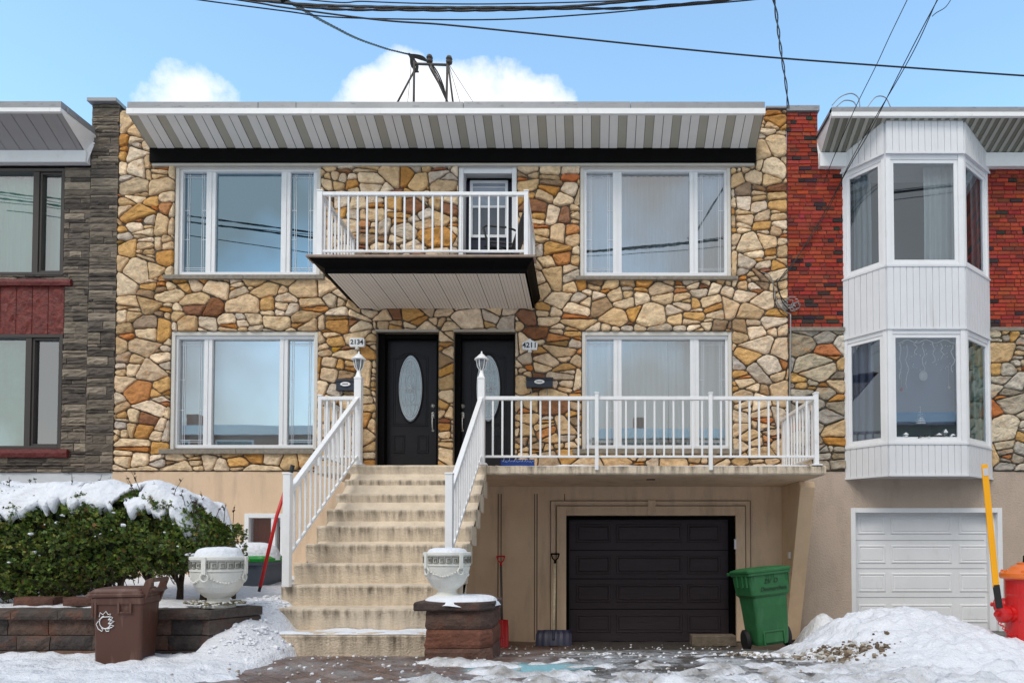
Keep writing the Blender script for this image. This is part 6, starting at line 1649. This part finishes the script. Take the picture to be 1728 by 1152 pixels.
mb = MB(); mb.beam(pA-d*.03, pB+d*.02, .05, .03, up=(0,1,0)); mb.build('pole_bracket', M_RUBBER, hy, bevel=.006)

# ================================================================ WIRES
def spline(pts, n=12):
    out = []; q = [Vector(p) for p in pts]
    for i in range(len(q)-1):
        p0 = q[max(0, i-1)]; p1 = q[i]; p2 = q[i+1]; p3 = q[min(len(q)-1, i+2)]
        for k in range(n):
            t = k/n; out.append(.5*((2*p1)+(p2-p0)*t+(2*p0-5*p1+4*p2-p3)*t*t+(3*p1-p0-3*p2+p3)*t**3))
    out.append(q[-1]); return out
def wire(name, pts, r, label, group=None, cat='cable', m=None, strands=1, tw=.02, per=.5):
    r *= .8; sp_ = spline([P(*p) for p in pts]); mb = MB()
    if strands == 1: mb.tube(sp_, r, 6)
    else:
        acc = [0]
        for i in range(1, len(sp_)): acc.append(acc[-1]+(sp_[i]-sp_[i-1]).length)
        for s in range(strands):
            mb.tube([p+Vector((tw*cos(2*pi*(a/per+s/strands)), tw*.6*sin(2*pi*(a/per+s/strands)), tw*sin(2*pi*(a/per+s/strands)+.5))) for p, a in zip(sp_, acc)], r, 6)
    return tag(mb.build(name, m or M_WIRE, None, smooth=True), label, cat, group)
G = 'overhead cables along the street'
wY_ = -3.0
def lw(pts, Y=wY_): return [(a, b_, Y) for a, b_ in pts]
wire('street_cable', lw([(-900,-130),(-300,-70),(250,-14),(335,0),(480,19),(560,29),(700,33),(850,33),(1000,24),(1130,12),(1270,0),(1400,-16),(2000,-80),(2700,-150)]), .009, 'lowest sagging black cable of the bundle across the top of the sky', G)
wire('street_cable', lw([(-900,-160),(-300,-90),(330,-12),(480,5),(560,10),(700,13),(850,13),(950,12),(1056,3),(1150,-6),(1600,-50),(2700,-170)], -3.1), .0125, 'thick twisted black cable above the roof in the middle of the bundle', G, strands=3, tw=.012, per=.7)
wire('street_cable', lw([(-900,-170),(-300,-100),(380,-10),(540,14),(680,17),(800,18),(940,15),(1056,14),(1200,3),(1300,-8),(1700,-50),(2700,-160)], -3.05), .013, 'second thick black cable just below the twisted one', G, strands=2, tw=.012, per=.6)
wire('street_cable', lw([(-900,-190),(-300,-110),(470,-6),(620,3),(760,7),(900,6),(1056,1),(1150,-5),(1600,-45),(2700,-180)], -3.2), .008, 'topmost thin black cable of the street bundle', G)
wire('street_cable', lw([(-900,-180),(-300,-100),(360,-6),(480,13),(640,34),(750,42),(900,57),(1100,78),(1300,97),(1500,112),(1728,128),(1900,138),(2700,180)], -3.4), .011, 'single long black cable descending to the right across the blue sky', G)
S = 'service drop cables to the houses'
wire('service_cable', [(440,-12,-3.2),(488,4,-3.0),(545,36,-1.6),(600,64,-.2),(650,82,1.4),(690,92,2.9)], .012, 'thick twisted service cable descending from upper left to the roof mast', S, strands=3, tw=.014, per=.45)
wire('service_cable', [(1300,-16,-3.0),(1308,10,-2.8),(1317,80,-1.6),(1326,140,-.6),(1330,182,-.05)], .011, 'twisted service cable dropping to the corner where stone meets brick', S, strands=2, tw=.014, per=1.1)
wire('service_cable', [(1552,-45,-3.0),(1538,-16,-2.95),(1530,2,-2.8),(1502,60,-2.1),(1478,112,-1.6),(1442,185,-1.0),(1405,270,-.3),(1390,310,-.06)], .007, 'thin single wire slanting down in front of the right roof', S)
wire('service_cable', [(1606,-50,-3.0),(1592,-18,-2.95),(1580,4,-2.8),(1545,75,-2.2),(1516,130,-1.8),(1475,205,-1.2),(1430,285,-.5),(1395,355,-.09),(1355,420,-.07),(1330,455,-.06),(1310,475,-.06)], .008, 'pair of black wires slanting from upper right down to the stone corner', S, strands=2, tw=.022, per=2.6)
wire('service_cable', [(1608,-6,-3.0),(1596,12,-2.8),(1580,22,-2.75),(1573,28,-2.7)], .006, 'short curled wire tail near the top right of the sky', S)
# cable bundle on the wall
hub = P(1335, 520, -.06); t_ = thing('cable_bundle', (hub.x, hub.y, hub.z), 'tangle of grey cables coiled on the corner between the stone and the brick', 'cable bundle')
rng = random.Random(14)
for (px, py, r_) in ((1330,513,.09),(1342,516,.07),(1335,508,.10),(1338,520,.06)):
    q = P(px, py, -.07); mb = MB(); mb.tube([(q.x+r_*cos(2*pi*k/20)+.01*rng.gauss(0,1), q.y+.01*rng.gauss(0,1), q.z+r_*.75*sin(2*pi*k/20)+.008*rng.gauss(0,1)) for k in range(21)], .007, 6, False); mb.build('coil', M_ALU, t_)
for pts in ([(1284,458),(1300,466),(1306,485),(1312,510),(1325,525),(1334,530)], [(1310,472),(1316,495),(1322,512),(1334,524)], [(1328,455),(1312,478),(1318,500),(1332,515)], [(1306,478),(1306,505),(1318,528),(1334,536)]):
    mb = MB(); mb.tube(spline([P(a, b_, -.07) for a, b_ in pts], 6), .007, 6); mb.build('lead', M_ALU if pts[0][0] < 1300 else M_WIRE, t_, smooth=True)
mb = MB(); mb.tube(spline([P(1334,530,-.07), P(1334,580,-.06), P(1333,640,-.06), P(1333,690,-.06), P(1336,722,-.06)], 6), .012, 8); mb.build('conduit', M_ALU, t_, smooth=True)
# roof loops
for (pts, lab) in (([(1404,178),(1418,164),(1436,158),(1448,165),(1451,180)],'grey cable loop arching above the left end of the right roof'), ([(1412,180),(1425,170),(1440,172),(1446,182)],'smaller grey cable loop inside the larger one on the right roof'), ([(1463,182),(1478,164),(1494,165),(1503,182)],'grey cable loop standing beside the slanting wires on the right roof')):
    mb = MB(); mb.tube(spline([P(a, b_, .4) for a, b_ in pts], 8), .009, 6); tag(mb.build('cable_loop', M_ALU, None, smooth=True), lab, 'cable loop', 'cable loops on the right roof')
# roof mast
rm = thing('service_mast', P(720, 172, 3.0), 'pipe frame service mast with insulators standing on the flat roof', 'mast')
M_MAST = mat('weathered_pipe', srgb(84,78,74), .7, var=.2, vscale=10)
def rp(a, b_, Y=3.0): return P(a, b_, Y)
for (a, b_, r_) in (((699,104),(698,190),.035),((755,104),(753,190),.035),((700,118),(668,178),.028),((756,106),(765,178),.028),((722,100),(755,172),.03),((700,108),(758,110),.035)):
    mb = MB(); mb.tube([rp(*a), rp(*b_)], r_*.72, 8); mb.build('pipe', M_MAST, rm, smooth=True)
for (a, b_) in ((758,100),(725,98)):
    mb = MB(); q = rp(a, b_); mb.lathe((q.x,q.y,q.z), [(.02,-.10),(.06,-.09),(.07,-.05),(.04,-.03),(.07,0),(.05,.05),(.02,.06)], 12); mb.build('insulator', M_MAST, rm)
rng = random.Random(3)
mb = MB()
for k in range(6):
    pts = [rp(690+rng.gauss(0,1),91), rp(696+rng.gauss(0,2),98), rp(699+rng.gauss(0,3),110), rp(703+rng.gauss(0,3),122)]; mb.tube(spline(pts, 4), .02, 5)
for k in range(4):
    pts = [rp(692,92+k), rp(708,94+k*2), rp(718+k*2,100+k*2), rp(728+k*3,120), rp(742+k*2,145), rp(753,168)]; mb.tube(spline(pts, 5), .014, 5)
mb.build('wire_tangle', M_WIRE, rm)
mb = MB()
for (a, b_) in (((757,108),(798,172)),((757,108),(776,172)),((694,108),(688,172))): mb.tube([rp(*a), rp(*b_)], .006, 4)
mb.build('guy_wire', M_ALU, rm)

# ================================================================ ACROSS THE STREET (seen mirrored in the windows)
rng = random.Random(55); oc = [(150,100,80),(176,164,146),(120,86,72),(160,150,140)]
for i in range(4):
    x0 = -26+i*13.5; w = 12.0; hz_ = [8.3, 9.0, 8.1, 8.8][i]; Yo = -27.0
    t_ = thing('opposite_house', (x0+w/2, Yo, .5), ['brown brick house with a snowy roof across the street at far left','pale stone house with a snowy roof across the street','dark brick house with a snowy roof across the street','grey rendered house with a snowy roof across the street at far right'][i], 'house', 'houses across the street')
    mb = MB(); mb.box(x0, x0+w, Yo-8, Yo, .3, hz_); mb.build('wall', mat('opposite_wall_%s' % 'abcd'[i], srgb(*oc[i]), .9, var=.1), t_)
    mb = MB(); mb.box(x0-.3, x0+w+.3, Yo-8.3, Yo+.5, hz_+.005, hz_+.16); mb.build('roof', M_SNOW, t_)
    mb = MB(); mb.box(x0-.35, x0+w+.35, Yo+.45, Yo+.65, hz_-.40, hz_+.0); mb.build('fascia', M_WHITE2, t_)
    mb = MB(); mb.box(x0+2.0, x0+2.7, Yo-2.6, Yo-1.9, hz_+.17, hz_+1.3); mb.build('chimney', mat('opposite_wall_a'), t_)
    for k in range(3):
        for zz in (1.4, 4.0, 6.3):
            if zz+1.4 > hz_-.4: continue
            mb = MB(); a = x0+1.2+k*3.7; mb.box(a, a+2.2, Yo, Yo+.06, zz, zz+1.4); f = mb.build('window', M_WHITE, t_)
            mb = MB(); mb.box(a+.1, a+2.1, Yo+.06, Yo+.075, zz+.1, zz+1.3); mb.build('pane', mat('opposite_glass', srgb(60,70,84), .1), f)
rng = random.Random(70)
for (x, Yt, h_) in ((-9.5,-21.5,12.5),):
    t_ = thing('bare_tree', (x, Yt, .5), 'leafless street tree across the road '+('left' if x < 0 else 'right')+' of the viewer', 'tree'); mb = MB()
    mb.tube([(x,Yt,.4),(x+.1,Yt,h_*.35)], [.2,.14], 8); mb.build('trunk', M_BARK, t_)
    mb = MB()
    def br(p, d, L_, r, lev):
        q = p+d*L_; mb.tube([p, (p+q)/2+Vector((rng.gauss(0,.05),0,rng.gauss(0,.05)))*L_, q], [r, r*.8, r*.6], 5)
        if lev < 4:
            for k in range(3): br(q, (d+Vector((rng.gauss(0,.5), rng.gauss(0,.5), rng.gauss(.15,.35)))).normalized(), L_*.72, r*.58, lev+1)
    br(Vector((x+.1,Yt,h_*.35)), Vector((.05,0,1)), h_*.2, .13, 0); mb.build('branches', M_BARK, t_)
